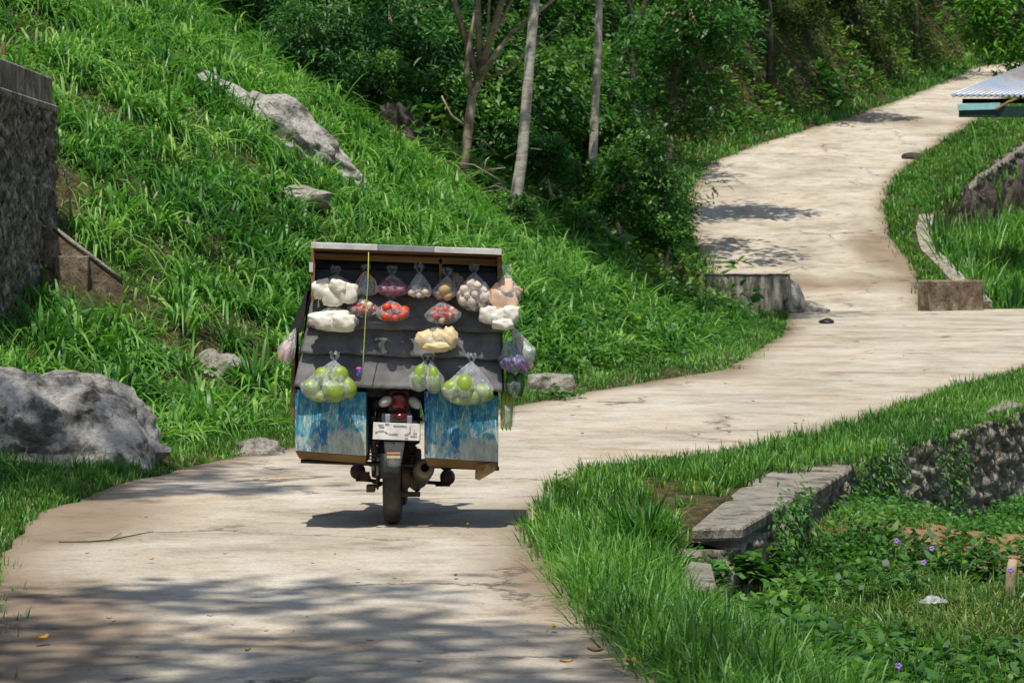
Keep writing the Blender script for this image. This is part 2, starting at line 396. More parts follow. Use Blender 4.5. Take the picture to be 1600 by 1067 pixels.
M['guard'] = simple('grey_plastic_flap', (.26,.27,.30), (.2,.21,.23), 7, .5, .4)
M['plate'] = simple('worn_white_plate', (.82,.78,.74), (.62,.58,.53), 14, .5, .4)
M['ink'] = simple('faded_black_paint', (.10,.10,.10), (.48,.46,.44), 26, .7, .2)
M['red'] = simple('red_lens', (.15,.003,.006), (.06,.001,.003), 18, .15, .6)
M['lens'] = simple('cloudy_lens', (.50,.50,.42), (.28,.28,.22), 20, .3, .5)
M['orange_r'] = simple('orange_reflector', (.70,.20,.06), (.55,.3,.12), 20, .3, .5)
M['cream_r'] = simple('cream_reflector', (.55,.46,.28), (.5,.42,.3), 20, .4, .5)
M['shoe'] = simple('brown_leather', (.085,.030,.022), (.04,.018,.014), 10, .5, .4)
M['skin'] = simple('skin', (.30,.16,.10), (.25,.13,.08), 10, .5, .4)
M['jacket'] = simple('navy_jacket', (.03,.035,.07), (.018,.02,.045), 10, .85, .2)
M['trousers'] = simple('dark_trousers', (.035,.035,.04), (.02,.02,.025), 10, .9, .2)
M['helmet'] = simple('black_helmet', (.02,.02,.022), (.03,.03,.03), 4, .2, .6)
def mat_plastic(name, tint=(.9,.92,.95), opac=.30):
    m, t, out = nt(name)
    tr = N(t, 'ShaderNodeBsdfTransparent'); tr.inputs[0].default_value = (.97,.98,.98,1)
    f = tex(t, 'noise', 14, (1.5,1.5,.5), detail=5, dist=1.2); nb = bump(t, f, 1.0, .03)
    p = pbsdf(t, None, tint, .12, .9, normal=nb)
    fac = ramp(t, f, [(.38,(opac*.35,)*3), (.58,(opac,)*3), (.72,(min(1,opac*2.3),)*3)])
    mx = t.nodes.new('ShaderNodeMixShader'); t.links.new(fac, mx.inputs[0]); t.links.new(tr.outputs[0], mx.inputs[1]); t.links.new(p.outputs[0], mx.inputs[2])
    t.links.new(mx.outputs[0], out.inputs[0]); return m
M['bag'] = mat_plastic('clear_plastic'); M['bag_milky'] = mat_plastic('milky_plastic', (.88,.89,.92), .36)
M['bag_thin'] = mat_plastic('thin_plastic', (.9,.9,.93), .26)
M['bag_green'] = mat_plastic('greenish_plastic', (.60,.70,.62), .75)
M['bag_purple'] = mat_plastic('lilac_plastic', (.40,.38,.62), .5)
def food(name, c1, c2, sc=30, rough=.45, **kw): return simple(name, c1, c2, sc, rough, .4, bs=.25, bd=.003, **kw)
M['tofu'] = food('white_cake', (.80,.77,.68), (.64,.58,.44), 14)
M['corn'] = food('pale_yellow_snack', (.74,.62,.40), (.60,.42,.18), 26)
M['shallot'] = food('purple_shallot', (.33,.07,.12), (.14,.03,.07), 20)
M['garlic'] = food('garlic_skin', (.72,.62,.52), (.55,.38,.28), 18)
M['potato'] = food('tan_potato', (.58,.40,.20), (.42,.27,.12), 20)
M['ginger'] = food('brown_root', (.25,.19,.15), (.15,.11,.09), 20)
M['tomato'] = food('red_tomato', (.62,.025,.012), (.66,.10,.02), 9, .25)
M['chili'] = food('red_chili', (.60,.035,.02), (.40,.06,.03), 16, .3)
M['cracker'] = food('orange_cracker', (.72,.60,.46), (.66,.26,.10), 16)
M['mango'] = food('green_mango', (.27,.36,.045), (.17,.27,.03), 9, .35)
M['cucumber'] = food('dark_cucumber', (.04,.12,.02), (.02,.06,.012), 12, .4)
M['bean'] = food('yellow_green_stalk', (.34,.38,.06), (.16,.22,.03), 10, .5)
M['eggplant'] = food('purple_aubergine', (.10,.04,.14), (.3,.10,.25), 12, .3)
M['pinkroot'] = food('pink_white_radish', (.75,.62,.55), (.6,.25,.2), 6)
M['string'] = simple('yellow_green_string', (.50,.52,.10), (.35,.40,.08), 60, .7)
M['ribbon_p'] = simple('pink_ribbon', (.65,.08,.25), (.5,.05,.2), 30, .5)
M['ribbon_b'] = simple('blue_ribbon', (.04,.10,.60), (.03,.06,.4), 30, .5)
M['yleaf'] = simple('yellow_leaf', (.70,.42,.05), (.50,.25,.03), 30, .6)
M['bleaf'] = simple('brown_leaf', (.28,.13,.06), (.18,.08,.04), 30, .7)
M['twig'] = simple('dry_twig', (.16,.11,.07), (.08,.055,.035), 20, .9)
M['petal'] = simple('purple_petal', (.42,.26,.70), (.33,.18,.6), 30, .5)
def mat_roof():
    m, t, out = nt('corrugated_iron')
    f = tex(t, 'noise', 1.6, (1,.4,1), detail=8, rough=.7)
    col = ramp(t, f, [(.36,(.36,.43,.54)), (.54,(.45,.48,.52)), (.68,(.42,.32,.26))])
    pbsdf(t, out, col, .45, .5, .35); return m
M['roof'] = mat_roof()
M['turq'] = simple('turquoise_paint', (.30,.58,.58), (.22,.45,.45), 6, .5)
M['green_dark'] = simple('dark_green_paint', (.012,.045,.032), (.008,.03,.02), 6, .5)

# ------------------------------------------------------------------ world, sun, camera
sc = bpy.context.scene
w = bpy.data.worlds.new('World'); sc.world = w; w.use_nodes = True; t = w.node_tree
bg = t.nodes['Background']; sky = t.nodes.new('ShaderNodeTexSky'); sky.sky_type = 'NISHITA'; sky.sun_disc = False
SUN_TO = Vector((-.10, -.42, 1)).normalized()      # from the ground towards the sun
el = math.asin(SUN_TO.z); azs = math.atan2(SUN_TO.x, SUN_TO.y)
sky.sun_elevation = el; sky.sun_rotation = azs
t.links.new(sky.outputs[0], bg.inputs[0]); bg.inputs[1].default_value = .125
sl = bpy.data.lights.new('sun', 'SUN'); sl.energy = 4.8; sl.angle = math.radians(.55); sl.color = (1, .95, .86)
so = bpy.data.objects.new('sun', sl); C.objects.link(so); so.rotation_euler = SUN_TO.to_track_quat('Z','Y').to_euler(); so.location = (0,0,30)
cd = bpy.data.cameras.new('camera'); cam = bpy.data.objects.new('camera', cd); C.objects.link(cam); sc.camera = cam
cd.lens = 100; cd.sensor_width = 36; cam.location = (0,0,CAMZ); cam.rotation_euler = (PI/2,0,0)
cd.shift_y = -(533.5-HR)/1600; cd.clip_end = 1000; cd.clip_start = .1
cd.dof.use_dof = True; cd.dof.focus_distance = 16.6; cd.dof.aperture_fstop = 11
sc.view_settings.view_transform = 'Standard'; sc.view_settings.look = 'None'; sc.view_settings.exposure = 0
sc.cycles.max_bounces = 6; sc.cycles.diffuse_bounces = 3; sc.cycles.glossy_bounces = 2; sc.cycles.transparent_max_bounces = 16
sc.cycles.use_denoising = True

# ------------------------------------------------------------------ ground and road
def axis(segs):
    out = []
    for a, b, s in segs: out += list(np.arange(a, b, s))
    return np.array(out+[segs[-1][1]])
xs = axis([(-60,-14,2),(-14,-7,.4),(-7,14,.12),(14,22,.5),(22,90,3)])
ys = axis([(-40,6,3),(6,32,.14),(32,56,.25),(56,58.4,.1),(58.4,90,.3),(90,130,.6),(130,200,4)])
XX, YY = np.meshgrid(xs, ys); ZZ = H(XX, YY)
nx, ny = len(xs), len(ys)
V = np.stack([XX.ravel(), YY.ravel(), ZZ.ravel()], 1)
i, j = np.meshgrid(np.arange(nx-1), np.arange(ny-1)); a = (j*nx+i).ravel()
Fq = np.stack([a, a+1, a+nx+1, a+nx], 1)
tag(new_obj('ground', np_mesh('ground', V, Fq, True), M['ground']), 'sloping earth ground beside the concrete road', kind='structure')

DIRT_SHADE = [(*road_pt(px_,py_),sx_,sy_,a_) for px_,py_,sx_,sy_,a_ in ((1370,395,.8,3.0,.9),(1330,445,1.1,1.2,.8),(1245,445,.5,1.5,.7),(1160,300,1.2,1.5,.5),(1420,190,1.4,2.0,.8),(1260,190,2.0,2.0,.5),(1130,585,.7,1.2,.5),(1250,600,1.0,.8,.35),(180,800,.7,.8,.6),(120,830,.5,.8,.6),(700,905,.5,.5,-.0),(900,900,.4,1.2,.6),(90,960,.5,1.2,.6),(60,1030,.5,1,.5))]  # soil patches; those in the uphill tree-shadow bands are shade painted on
def road_sheet(name, Y0, Y1, step, Lf, Rf, label):
    Ys = np.arange(Y0, Y1+1e-6, step); n = 36
    rows = []; cols = []
    for Y in Ys:
        l = float(Lf(Y)); r = float(Rf(Y))
        l += .05*vnoise(Y*1.0,0,1.9,21)+.03*vnoise(Y,0,6,22); r += .05*vnoise(Y,3,1.7,23)+.03*vnoise(Y,3,6,24)
        u = np.linspace(0,1,n); X = l+(r-l)*u
        z = g(Y)+.008*vnoise(X, Y, 1.2, 31)
        X = np.concatenate([[l-.0], X, [r]]); z = np.concatenate([[g(Y)-.12], z, [g(Y)-.12]])
        rows.append(np.stack([X, np.full_like(X, Y), z], 1))
        dist = np.minimum(X-l, r-X); ed = np.exp(-dist/.38)
        dirt_shade = sum(a_*np.exp(-((X-x_)/sx_)**2-((Y-y_)/sy_)**2) for x_,y_,sx_,sy_,a_ in DIRT_SHADE)
        c = np.ones((len(X),4)); c[:,0] = ed; c[:,1] = dirt_shade; cols.append(c)
    f0 = rows[0].copy(); f0[:,2] -= .16; f0[:,1] -= .004; rows.insert(0, f0); cols.insert(0, cols[0]*np.array([0,0,1,1])+np.array([1.2,0,0,0])); Ys = np.concatenate([[Y0],Ys])
    V = np.concatenate(rows); m = n+2
    i, j = np.meshgrid(np.arange(m-1), np.arange(len(Ys)-1)); a = (j*m+i).ravel()
    me = np_mesh(name, V, np.stack([a, a+1, a+m+1, a+m], 1), False, np.concatenate(cols))
    return tag(new_obj(name, me, M['road']), label, kind='structure')
road_sheet('road', -30, 57.2, .2, lambda Y: np.interp(Y, LLy, LLx), lambda Y: np.interp(Y, LRy, LRx), 'pale concrete road in the foreground')
road_sheet('uphill_road', 57.0, 150, .25, lambda Y: np.interp(Y, ULy, ULx), lambda Y: np.interp(Y, URy, URx), 'pale concrete road climbing to the right')
# upslope slab is laid 5 mm over the lower one
bpy.data.objects['uphill_road'].location.z = .035

# ------------------------------------------------------------------ grass and ground cover
def in_view(X, Y, m=1.2):
    return (np.abs(X) < 800*Y/F+m)
def scatter(n, x0, x1, y0, y1, fn):
    X = rng.uniform(x0, x1, n); Y = rng.uniform(y0, y1, n); k = fn(X, Y); return X[k], Y[k]
GP = [.75,1,.85,.55,.08]; LP = [.15,1,.8,.04]
def clumps(X, Y, per, spread, L, W, el=(58,88), droop=(.15,.7), prof=GP, cr=None, jz=0, zf=None):
    n = len(X); k = per; cx = np.repeat(X, k); cy = np.repeat(Y, k)
    az = rng.uniform(0, 2*PI, n*k); rad = rng.uniform(0, 1, n*k)**.7*spread
    px = cx+np.cos(az)*rad; py = cy+np.sin(az)*rad
    az2 = az+rng.normal(0, .7, n*k)
    sz = np.repeat(rng.uniform(.6, 1.15, n)*(1+.22*vnoise(X,Y,.7,77)), k)
    z = (zf or H)(px, py)-.01+rng.uniform(0, 1, n*k)*jz
    e = np.radians(rng.uniform(el[0], el[1], n*k)); Ln = rng.uniform(L[0], L[1], n*k)*sz
    dr = rng.uniform(droop[0], droop[1], n*k); Wn = rng.uniform(W[0], W[1], n*k)*(.7+.3*sz)
    c = np.repeat(rng.uniform(0,1,n) if cr is None else cr, k)
    return strips(np.stack([px,py,z],1), az2, e, Ln, Wn, dr, prof, rng.uniform(0,1,n*k), c, rng.uniform(-.6,.6,n*k))
ROCKX = []   # (X, Y, r) keep-out discs
def keep(X, Y):
    k = np.ones(len(X), bool)
    for a, b, r in ROCKX: k &= ((X-a)**2+(Y-b)**2) > r*r
    return k
# rock places (needed first so the grass leaves them clear)
def slope_hit(px, py, y0=14, y1=118):
    Ys = np.linspace(y0, y1, 3000); X = (px-800)*Ys/F; Zr = CAMZ+(HR-py)*Ys/F
    k = np.where(H(X, Ys) > Zr)[0]
    i = k[0] if len(k) else -1
    return float(X[i]), float(Ys[i]), float(Zr[i])

PX, PY, _z = slope_hit(1600,850,14)
WWY = slope_hit(140,450)[1]; ROCKX.append(((125-800)*WWY/F, WWY-.35, .55))
# left hill, tall broad blades
ROCKX += [(4.05,53.2,.8)]
ROCKX += [(-3.67,20.9,.8),(-2.97,21.0,.45)]
hit_out = [slope_hit(*p) for p in ((345,150),(405,200),(465,240),(527,285))]
for q in hit_out: ROCKX.append((q[0], q[1], .42))
h_low = slope_hit(455,315); ROCKX.append((h_low[0],h_low[1],.3))
h_mid = slope_hit(330,575); ROCKX.append((h_mid[0],h_mid[1],.08))
def hillmask(X, Y):
    d = Lx(Y)-X
    bare = vnoise(X, Y, .9, 41)+.5*vnoise(X, Y, 2.3, 42)
    return (d > .75) & (d < 15) & in_view(X, Y) & (bare < 1.05) & keep(X, Y) & ~((X < -4.25) & (Y > 23.5) & (Y < 29))
X, Y = scatter(15500, -12, 6, 14, 50, hillmask)
X = X; cr = np.clip(.5+.35*vnoise(X, Y, .8, 43)+rng.normal(0,.22,len(X)), 0, 1)
big = rng.uniform(0,1,len(X)) < .55
Xt, Yt = scatter(4600, -12, 6, 14, 50, hillmask)
crt = np.clip(.5+.3*vnoise(Xt, Yt, .8, 43)+rng.normal(0,.25,len(Xt)), 0, 1)
k_ = rng.uniform(0,1,len(X)) < .5
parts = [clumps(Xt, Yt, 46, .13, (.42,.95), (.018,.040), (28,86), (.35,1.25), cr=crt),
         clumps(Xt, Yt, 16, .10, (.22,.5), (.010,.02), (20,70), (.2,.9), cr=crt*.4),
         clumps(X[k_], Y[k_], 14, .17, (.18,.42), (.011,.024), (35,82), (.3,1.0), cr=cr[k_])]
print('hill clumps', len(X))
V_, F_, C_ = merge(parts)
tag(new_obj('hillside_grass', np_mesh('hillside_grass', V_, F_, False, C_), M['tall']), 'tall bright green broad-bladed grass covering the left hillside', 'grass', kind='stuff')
# thin undergrowth on the hill with some dry stalks
X, Y = scatter(46000, -12, 6, 14, 52, lambda X, Y: (Lx(Y)-X > .7) & (Lx(Y)-X < 13) & in_view(X, Y) & keep(X, Y))
V_, F_, C_ = clumps(X, Y, 9, .13, (.06,.20), (.006,.013), (30,85), (.1,.7))
tag(new_obj('low_grass', np_mesh('low_grass', V_, F_, False, C_), M['dry']), 'low yellowish grass between the tall tufts on the left hillside', 'grass', kind='stuff')

# verges: short dense grass
def verge(name, label, n, x0, x1, y0, y1, fn, per=14, L=(.07,.16), W=(.005,.010), mat='short', spread=.07, **kw):
    X, Y = scatter(n, x0, x1, y0, y1, lambda X, Y: fn(X, Y) & in_view(X, Y, .7) & keep(X, Y))
    V_, F_, C_ = clumps(X, Y, per, spread, L, W, cr=np.clip(.5+.4*vnoise(X,Y,1.5,51)+rng.normal(0,.15,len(X)),0,1), **kw)
    return tag(new_obj(name, np_mesh(name, V_, F_, False, C_), M[mat]), label, 'grass', kind='stuff')
verge('verge_grass', 'short dense grass edging the left side of the near road', 16000, -4.2, 1, 8.5, 29, lambda X, Y: (Lx(Y)-X > -.07+.07*vnoise(X,Y,3,52)) & (Lx(Y)-X < 1.35), L=(.07,.17))
verge('verge_grass', 'short green grass strip before the parapet at the end of the ditch', 6500, 0, 6, 29, 56, lambda X, Y: (Lx(Y)-X > -.12) & (Lx(Y)-X < 1.0) & (X < 5.35), L=(.08,.2), W=(.008,.015), mat='tall', spread=.1)
verge('verge_grass', 'thick short grass between the near road and the low retaining wall', 26000, 0, 9, 15.0, 40,
      lambda X, Y: (X-Rx(Y) > -.06+.07*vnoise(X,Y,3,53)) & (X < Wx(Y)-.24*(Y < 20.9)-.2*(Y < 20.5)+.08*(Y > 20.9)-.3*(vnoise(Y,Y*0,.9,97) > .5)*(Y > 20.9)) & ~((Y > 16.9) & (Y < 19.6) & (X-Rx(Y) > .42+.2*vnoise(X,Y,2,54)) & (vnoise(X,Y,7,59) > -.35)), L=(.09,.21), W=(.006,.012), zf=lambda x, y: np.where(x < Wx(y)+.06, g(y)+.0, g(y)-(x-Wx(y)-.06)*1.2))
verge('long_grass', 'long dark green grass spilling over the right edge of the near road', 6500, .1, 3.4, 9, 16.4,
      lambda X, Y: (X-Rx(Y) > -.04) & (X-Rx(Y) < .85+.25*vnoise(X,Y,1.5,55)), per=16, L=(.16,.36), W=(.005,.010), el=(40,85), droop=(.2,.9))
verge('meadow_grass', 'fine mixed grass on the low ground right of the road', 34000, .6, 7, 11, 28.5,
      lambda X, Y: ((X > Wx(Y)+.03) | (Y < 16.2)) & (X-Rx(Y) > .35) & (vnoise(X,Y,.9,56)+.5*vnoise(X,Y,3,57) < .75) & (((X-(PX-.15)*Y/PY)/.85)**2+((Y-PY+.6)/2.2)**2 > 1+.5*vnoise(X,Y,2.5,88)), per=12, L=(.05,.19), W=(.005,.011), mat='dry', el=(30,85), spread=.1)
verge('verge_grass', 'bright grass fringe on the left edge of the uphill road', 16000, 3, 24, 57.5, 118,
      lambda X, Y: (Lx(Y)-X > -.15) & (Lx(Y)-X < 1.3), per=14, L=(.18,.5), W=(.022,.04), mat='tall', spread=.18)
verge('verge_grass', 'lush grass wedge between the uphill road and its curved kerb', 26000, 7, 26, 57.6, 112,
      lambda X, Y: (X-Rx(Y) > -.1) & (X < Kx(Y)-.12+.6*(Y > 71.5)), per=14, L=(.14,.34), W=(.018,.034), mat='short', spread=.15)
verge('tall_grass', 'tall bright grass below the curved kerb on the right', 5200, 9, 17, 57.9, 84,
      lambda X, Y: (X > Kx(Y)+.5) & (X < Kx(Y)+5), per=22, L=(.8,1.9), W=(.025,.05), mat='tall', spread=.28, el=(50,88), droop=(.2,.9))

# broad weeds
def leafy(name, label, X, Y, per, spread, h, L, W, mat, el=(5,50), droop=(.0,.5), cat='plants'):
    n = len(X); k = per; cx = np.repeat(X,k); cy = np.repeat(Y,k)
    px = cx+rng.normal(0,spread,n*k); py = cy+rng.normal(0,spread,n*k)
    hh = np.repeat(rng.uniform(.4,1,n),k)*h
    r = np.hypot(px-cx, py-cy)/(2*spread)
    z = H(px,py)+hh*np.clip(1-.5*r*r,0,1)*rng.uniform(.25,1,n*k)
    V_, F_, C_ = strips(np.stack([px,py,z],1), rng.uniform(0,2*PI,n*k), np.radians(rng.uniform(el[0],el[1],n*k)), rng.uniform(L[0],L[1],n*k), rng.uniform(W[0],W[1],n*k),
        rng.uniform(droop[0],droop[1],n*k), LP, rng.uniform(0,1,n*k), np.repeat(np.clip(.5+.4*vnoise(X,Y,1.1,61)+rng.normal(0,.2,n),0,1),k), rng.uniform(-.7,.7,n*k))
    return tag(new_obj(name, np_mesh(name, V_, F_, False, C_), M[mat]), label, cat, kind='stuff')
X, Y = scatter(5200, .5, 6, 10.5, 19, lambda X, Y: in_view(X,Y,.6) & (X-Rx(Y) > .75) & ((X > Wx(Y)+.3) | (Y < 15.6)) & (vnoise(X,Y,1.2,62) > -.35))
leafy('weeds', 'broad leaved green weeds over the lower right ground', X[::2], Y[::2], 26, .05, .10, (.02,.045), (.012,.024), 'weed')
leafy('broad_weeds', 'taller broad leaved weeds scattered over the lower right ground', X[1::5], Y[1::5], 22, .07, .26, (.05,.11), (.024,.045), 'vine')
X, Y = scatter(3600, 1.3, 6.5, 16.4, 28.5, lambda X, Y: in_view(X,Y,.6) & (X > Wx(Y)+.02+.22*(Y < 19.5)) & (vnoise(X,Y,1.0,63) > -.35+.5*(X-Wx(Y) > .9)) & (((X-(PX-.15)*Y/PY)/.85)**2+((Y-PY+.6)/2.2)**2 > 1+.5*vnoise(X,Y,2.5,88)))
leafy('weeds', 'weeds at the foot of the low retaining wall', X, Y, 30, .08, .22, (.03,.065), (.016,.03), 'weed')
X, Y = scatter(5200, -3, 5, 26, 56, lambda X, Y: in_view(X,Y,.6) & (Lx(Y)-X > .8) & (Lx(Y)-X < 2.3) & (Y < 48.5) & (X > -1.2+.06*(Y-26)) & (Y > 29))
leafy('creepers', 'creeping leafy plants on the bank above the ditch', X, Y, 26, .16, .42, (.06,.13), (.035,.075), 'vine')
X, Y = scatter(24000, -10, 30, 47, 122, lambda X, Y: in_view(X,Y,1.5) & (Lx(Y)-X > .9) & (Lx(Y)-X < 9.5))
leafy('undergrowth', 'dark leafy undergrowth on the shaded forest slope', X[::2], Y[::2], 16, .26, .7, (.12,.26), (.05,.10), 'forest')
leafy('undergrowth', 'olive brown scrub on the bank beside the uphill road', X[1::2], Y[1::2], 16, .26, .8, (.10,.3), (.03,.07), 'olive')
Xb, Yb_ = scatter(700, -10, 24, 44, 112, lambda X, Y: in_view(X,Y,.5) & (Lx(Y)-X > 1.0) & (Lx(Y)-X < 7))
leafy('undergrowth', 'large light leaved plants dotted through the forest slope', Xb, Yb_, 26, .3, 1.1, (.25,.5), (.12,.22), 'vine', el=(-10,60))

# ------------------------------------------------------------------ rocks
xs_ = np.linspace(-1.5,.9,30); ys_ = np.linspace(-2.2,1.4,40); XX_,YY_ = np.meshgrid(xs_+PX, ys_+PY); ZZ_ = H(XX_,YY_)+.07*(1-((XX_-PX+.3)/1.25)**2-((YY_-PY+.4)/2.1)**2)+.012*vnoise(XX_,YY_,5,7)
i_, j_ = np.meshgrid(np.arange(29), np.arange(39)); a_ = (j_*30+i_).ravel()
tag(new_obj('bare_soil', np_mesh('bare_soil', np.stack([XX_.ravel(),YY_.ravel(),ZZ_.ravel()],1), np.stack([a_,a_+1,a_+31,a_+30],1), True), simple('reddish_soil', (.34,.19,.11), (.20,.105,.06), 6, .95, .1, bs=.8, bd=.02)), 'bare reddish soil patch at the right edge', kind='structure')
def rock(name, c, r, mat, label, cat='rock', sub=5, seed=0, amp=.32, sc=1.3, rot=0, group=None, tilt=0, cut=.25, cube=0):
    import bmesh
    bm = bmesh.new(); bmesh.ops.create_icosphere(bm, subdivisions=sub, radius=1)
    R = Matrix.Rotation(rot,4,'Z') @ Matrix.Rotation(tilt,4,'Y')
    off = Vector((seed*3.1, seed*1.7, seed*5.3))
    for v in bm.verts:
        p = v.co.copy(); n = noise.fractal(p*sc+off, 1.0, 2.1, 5)
        d = noise.voronoi(p*sc*1.1+off)[0]; rg = abs(noise.noise(p*sc*2.3+off))
        rd_ = noise.ridged_multi_fractal(p*sc*1.6+off, 1.0, 2.2, 5, 1.0, 2.0)
        k = 1+amp*.22*(rd_-1.0)+amp*n+amp*.9*(d[0]-.35)-amp*.25*rg
        if cube: k *= min(1.5, (1/max(abs(p.x),abs(p.y),abs(p.z)))**cube)
        q = p*k
        if q.z < -cut: q.z = -cut+(q.z+cut)*.2
        v.co = Vector((q.x*r[0], q.y*r[1], q.z*r[2]))
        v.co += v.co.normalized()*noise.noise(v.co*9+off)*.03*min(r)
    bm.transform(R); me = bpy.data.meshes.new(name); bm.to_mesh(me); bm.free(); me.materials.append(mat)
    me.polygons.foreach_set('use_smooth', [True]*len(me.polygons))
    o = bpy.data.objects.new(name, me); C.objects.link(o); o.location = c
    md = o.modifiers.new('es', 'EDGE_SPLIT'); md.split_angle = math.radians(38)
    return tag(o, label, cat, group)
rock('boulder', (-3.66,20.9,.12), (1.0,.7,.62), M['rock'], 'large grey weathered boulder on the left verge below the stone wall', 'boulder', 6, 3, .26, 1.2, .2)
rock('boulder', (-3.02,21.15,.10), (.34,.45,.44), M['rock'], 'dark smaller boulder leaning against the right end of the large grey boulder', 'boulder', 5, 9, .3, 1.4)
zz = float(H(-2.0,21.9)); rock('rock', (-1.98,22.2,zz+.02), (.22,.2,.19), M['rock_pale'], 'small pale stone in the grass left of the motorcycle', 'rock', 4, 5, .25, 1.4)
for k,(hx,hy,hz) in enumerate(hit_out):
    pass
a = Vector(hit_out[0]); b = Vector(hit_out[-1]); mid = (a+b)/2; dv = b-a
o = rock('rock_outcrop', (mid.x, mid.y+.15, mid.z-.10), (dv.length*.66,.6,.50), M['rock_out'], 'long pale grey rock slab lying diagonally on the grassy hillside', 'rock', 6, 12, .3, 1.3)
o.rotation_euler = (0, math.atan2(a.z-b.z, b.x-a.x), 0)
rock('rock', (h_low[0],h_low[1]+.1,h_low[2]-.02), (.36,.3,.2), M['rock_pale'], 'low pale rock in the grass under the long slab', 'rock', 4, 14, .3)
rock('rock', (h_mid[0]-.02,h_mid[1]+.1,h_mid[2]-.10), (.28,.28,.24), M['rock_pale'], 'tan rock half hidden in tall grass right of the large boulder', 'rock', 4, 15, .35)
hd = slope_hit(640,235); hd = (hd[0],min(hd[1],46),0); zd = CAMZ+(HR-240)*hd[1]/F; Xd = (640-800)*hd[1]/F
rock('rock_outcrop', (Xd,hd[1],zd), (.33,.4,.75), M['rock_dark'], 'dark upright rock face in the shade left of the forked tree', 'rock', 5, 17, .3, 1.4, tilt=-.35, cut=.9)
q = road_pt(857,622); rock('concrete_block', (q[0]+.02,q[1]+.4,g(q[1])+.1), (.24,.24,.13), M['rock_pale'], 'low broken concrete block at the road edge right of the motorcycle', 'block', 5, 19, .10, .9, cube=.8)
rock('rock', (10.6,56.2,.7), (.42,.4,.6), M['rock'], 'grey rock cut by the right frame edge beside the parapet', 'rock', 5, 20, .25)
q = road_pt(1292,506); rock('stone', (q[0],q[1],g(q[1])+.03), (.13,.12,.06), M['black'], 'small black stone lying on the flat road near the parapets', 'stone', 3, 23, .25)
q = road_pt(1425,250); rock('log', (q[0],q[1],g(q[1])+.08), (.33,.16,.13), M['bark_dark'], 'short dark brown log lying on the right of the uphill road', 'log', 3, 25, .12, 1.0)

# ------------------------------------------------------------------ masonry
def masonry(name, path, zb, zt, thick, mat, label, cat='wall', step=.045, cell=.16, depth=.06, parent=None, origin=None):
    """stone wall following plan points; zb, zt functions of arclength fraction; displaced stone face to the right of the path"""
    pts = [Vector((p[0],p[1],0)) for p in path]; seg = [0]
    for a_, b_ in zip(pts, pts[1:]): seg.append(seg[-1]+(b_-a_).length)
    n = max(2, int(seg[-1]/step)); V = []; rows = None
    me = MB(); sides = []
    for i_ in range(n+1):
        s = seg[-1]*i_/n; k = min(np.searchsorted(seg, s, 'right')-1, len(pts)-2); u = (s-seg[k])/(seg[k+1]-seg[k])
        p = pts[k].lerp(pts[k+1], u); d = (pts[k+1]-pts[k]).normalized(); nr = Vector((d.y,-d.x,0))
        z0, z1 = zb(p.x,p.y), zt(p.x,p.y); m = max(2, int(round(( max(zt(*pts[0][:2])-zb(*pts[0][:2]), zt(*pts[-1][:2])-zb(*pts[-1][:2])) )/step)))
        col = [p-nr*thick+Vector((0,0,z0)), p-nr*thick+Vector((0,0,z1))]
        for j_ in range(m+1):
            z = z1+(z0-z1)*j_/m; q = Vector((s/cell, z/cell*1.35, 3.3))
            dd_, pp = noise.voronoi(q); e_ = min(1, (dd_[1]-dd_[0])*2.6)
            if j_ == 0 : e_ = .5
            off = depth*e_+.25*depth*noise.noise(q*3)+depth*.5*noise.noise(Vector(pp[0])*5)
            col.append(p+nr*off+Vector((0,0,z+(.012*noise.noise(q*2) if 0 < j_ < m else 0))))
        sides.append(col)
    m = len(sides[0]); V = [q for c in sides for q in c]
    me.add(V, [(i_*m+j_, i_*m+j_+1, (i_+1)*m+j_+1, (i_+1)*m+j_) for i_ in range(n) for j_ in range(m-1)], True)
    me.add([q for q in sides[0]], [tuple(range(m))]); me.add([q for q in sides[-1]], [tuple(range(m))[::-1]])
    if parent is not None: return me.build(name, mat, parent)
    o = me.build(name, mat, None, (path[0][0],path[0][1],zb(*path[0]))); return tag(o, label, cat)

# left stone wall with concrete cap
wl = thing('stone_wall', (-4.36,24.0,.5), 'tall dark stone retaining wall with a concrete cap at the left edge', 'wall')
def cap_z(x, y): return CAMZ+(HR-85)*24/F+(y-24)*(-.005)
masonry('wall_face', [(-4.33,22.6),(-4.35,24),(-4.36,27.1),(-9.5,27.2)], lambda x,y: .15 if y < 26 else .7, lambda x,y: cap_z(x,y)-.28, .5, M['masonry_dark'], None, cell=.13, depth=.045, parent=wl)
mb = MB(); mb.box((-4.72,24.85,cap_z(0,24)-.135), (.68,4.55,.27)); mb.build('coping', M['conc'], wl, bevel=.02)
mb = MB(); mb.box((-4.62,24.8,cap_z(0,24)-.31), (.62,4.5,.07)); mb.build('ledge', M['conc'], wl, bevel=.015)
mb = MB(); mb.box((-4.30,24.05,cap_z(0,24)+.05), (.035,.035,.10)); tag(mb.build('wooden_peg', M['wood'], None, (-4.3,24.05,cap_z(0,24)), bevel=.004), 'short orange-brown wooden peg on top of the tall stone wall', 'peg')
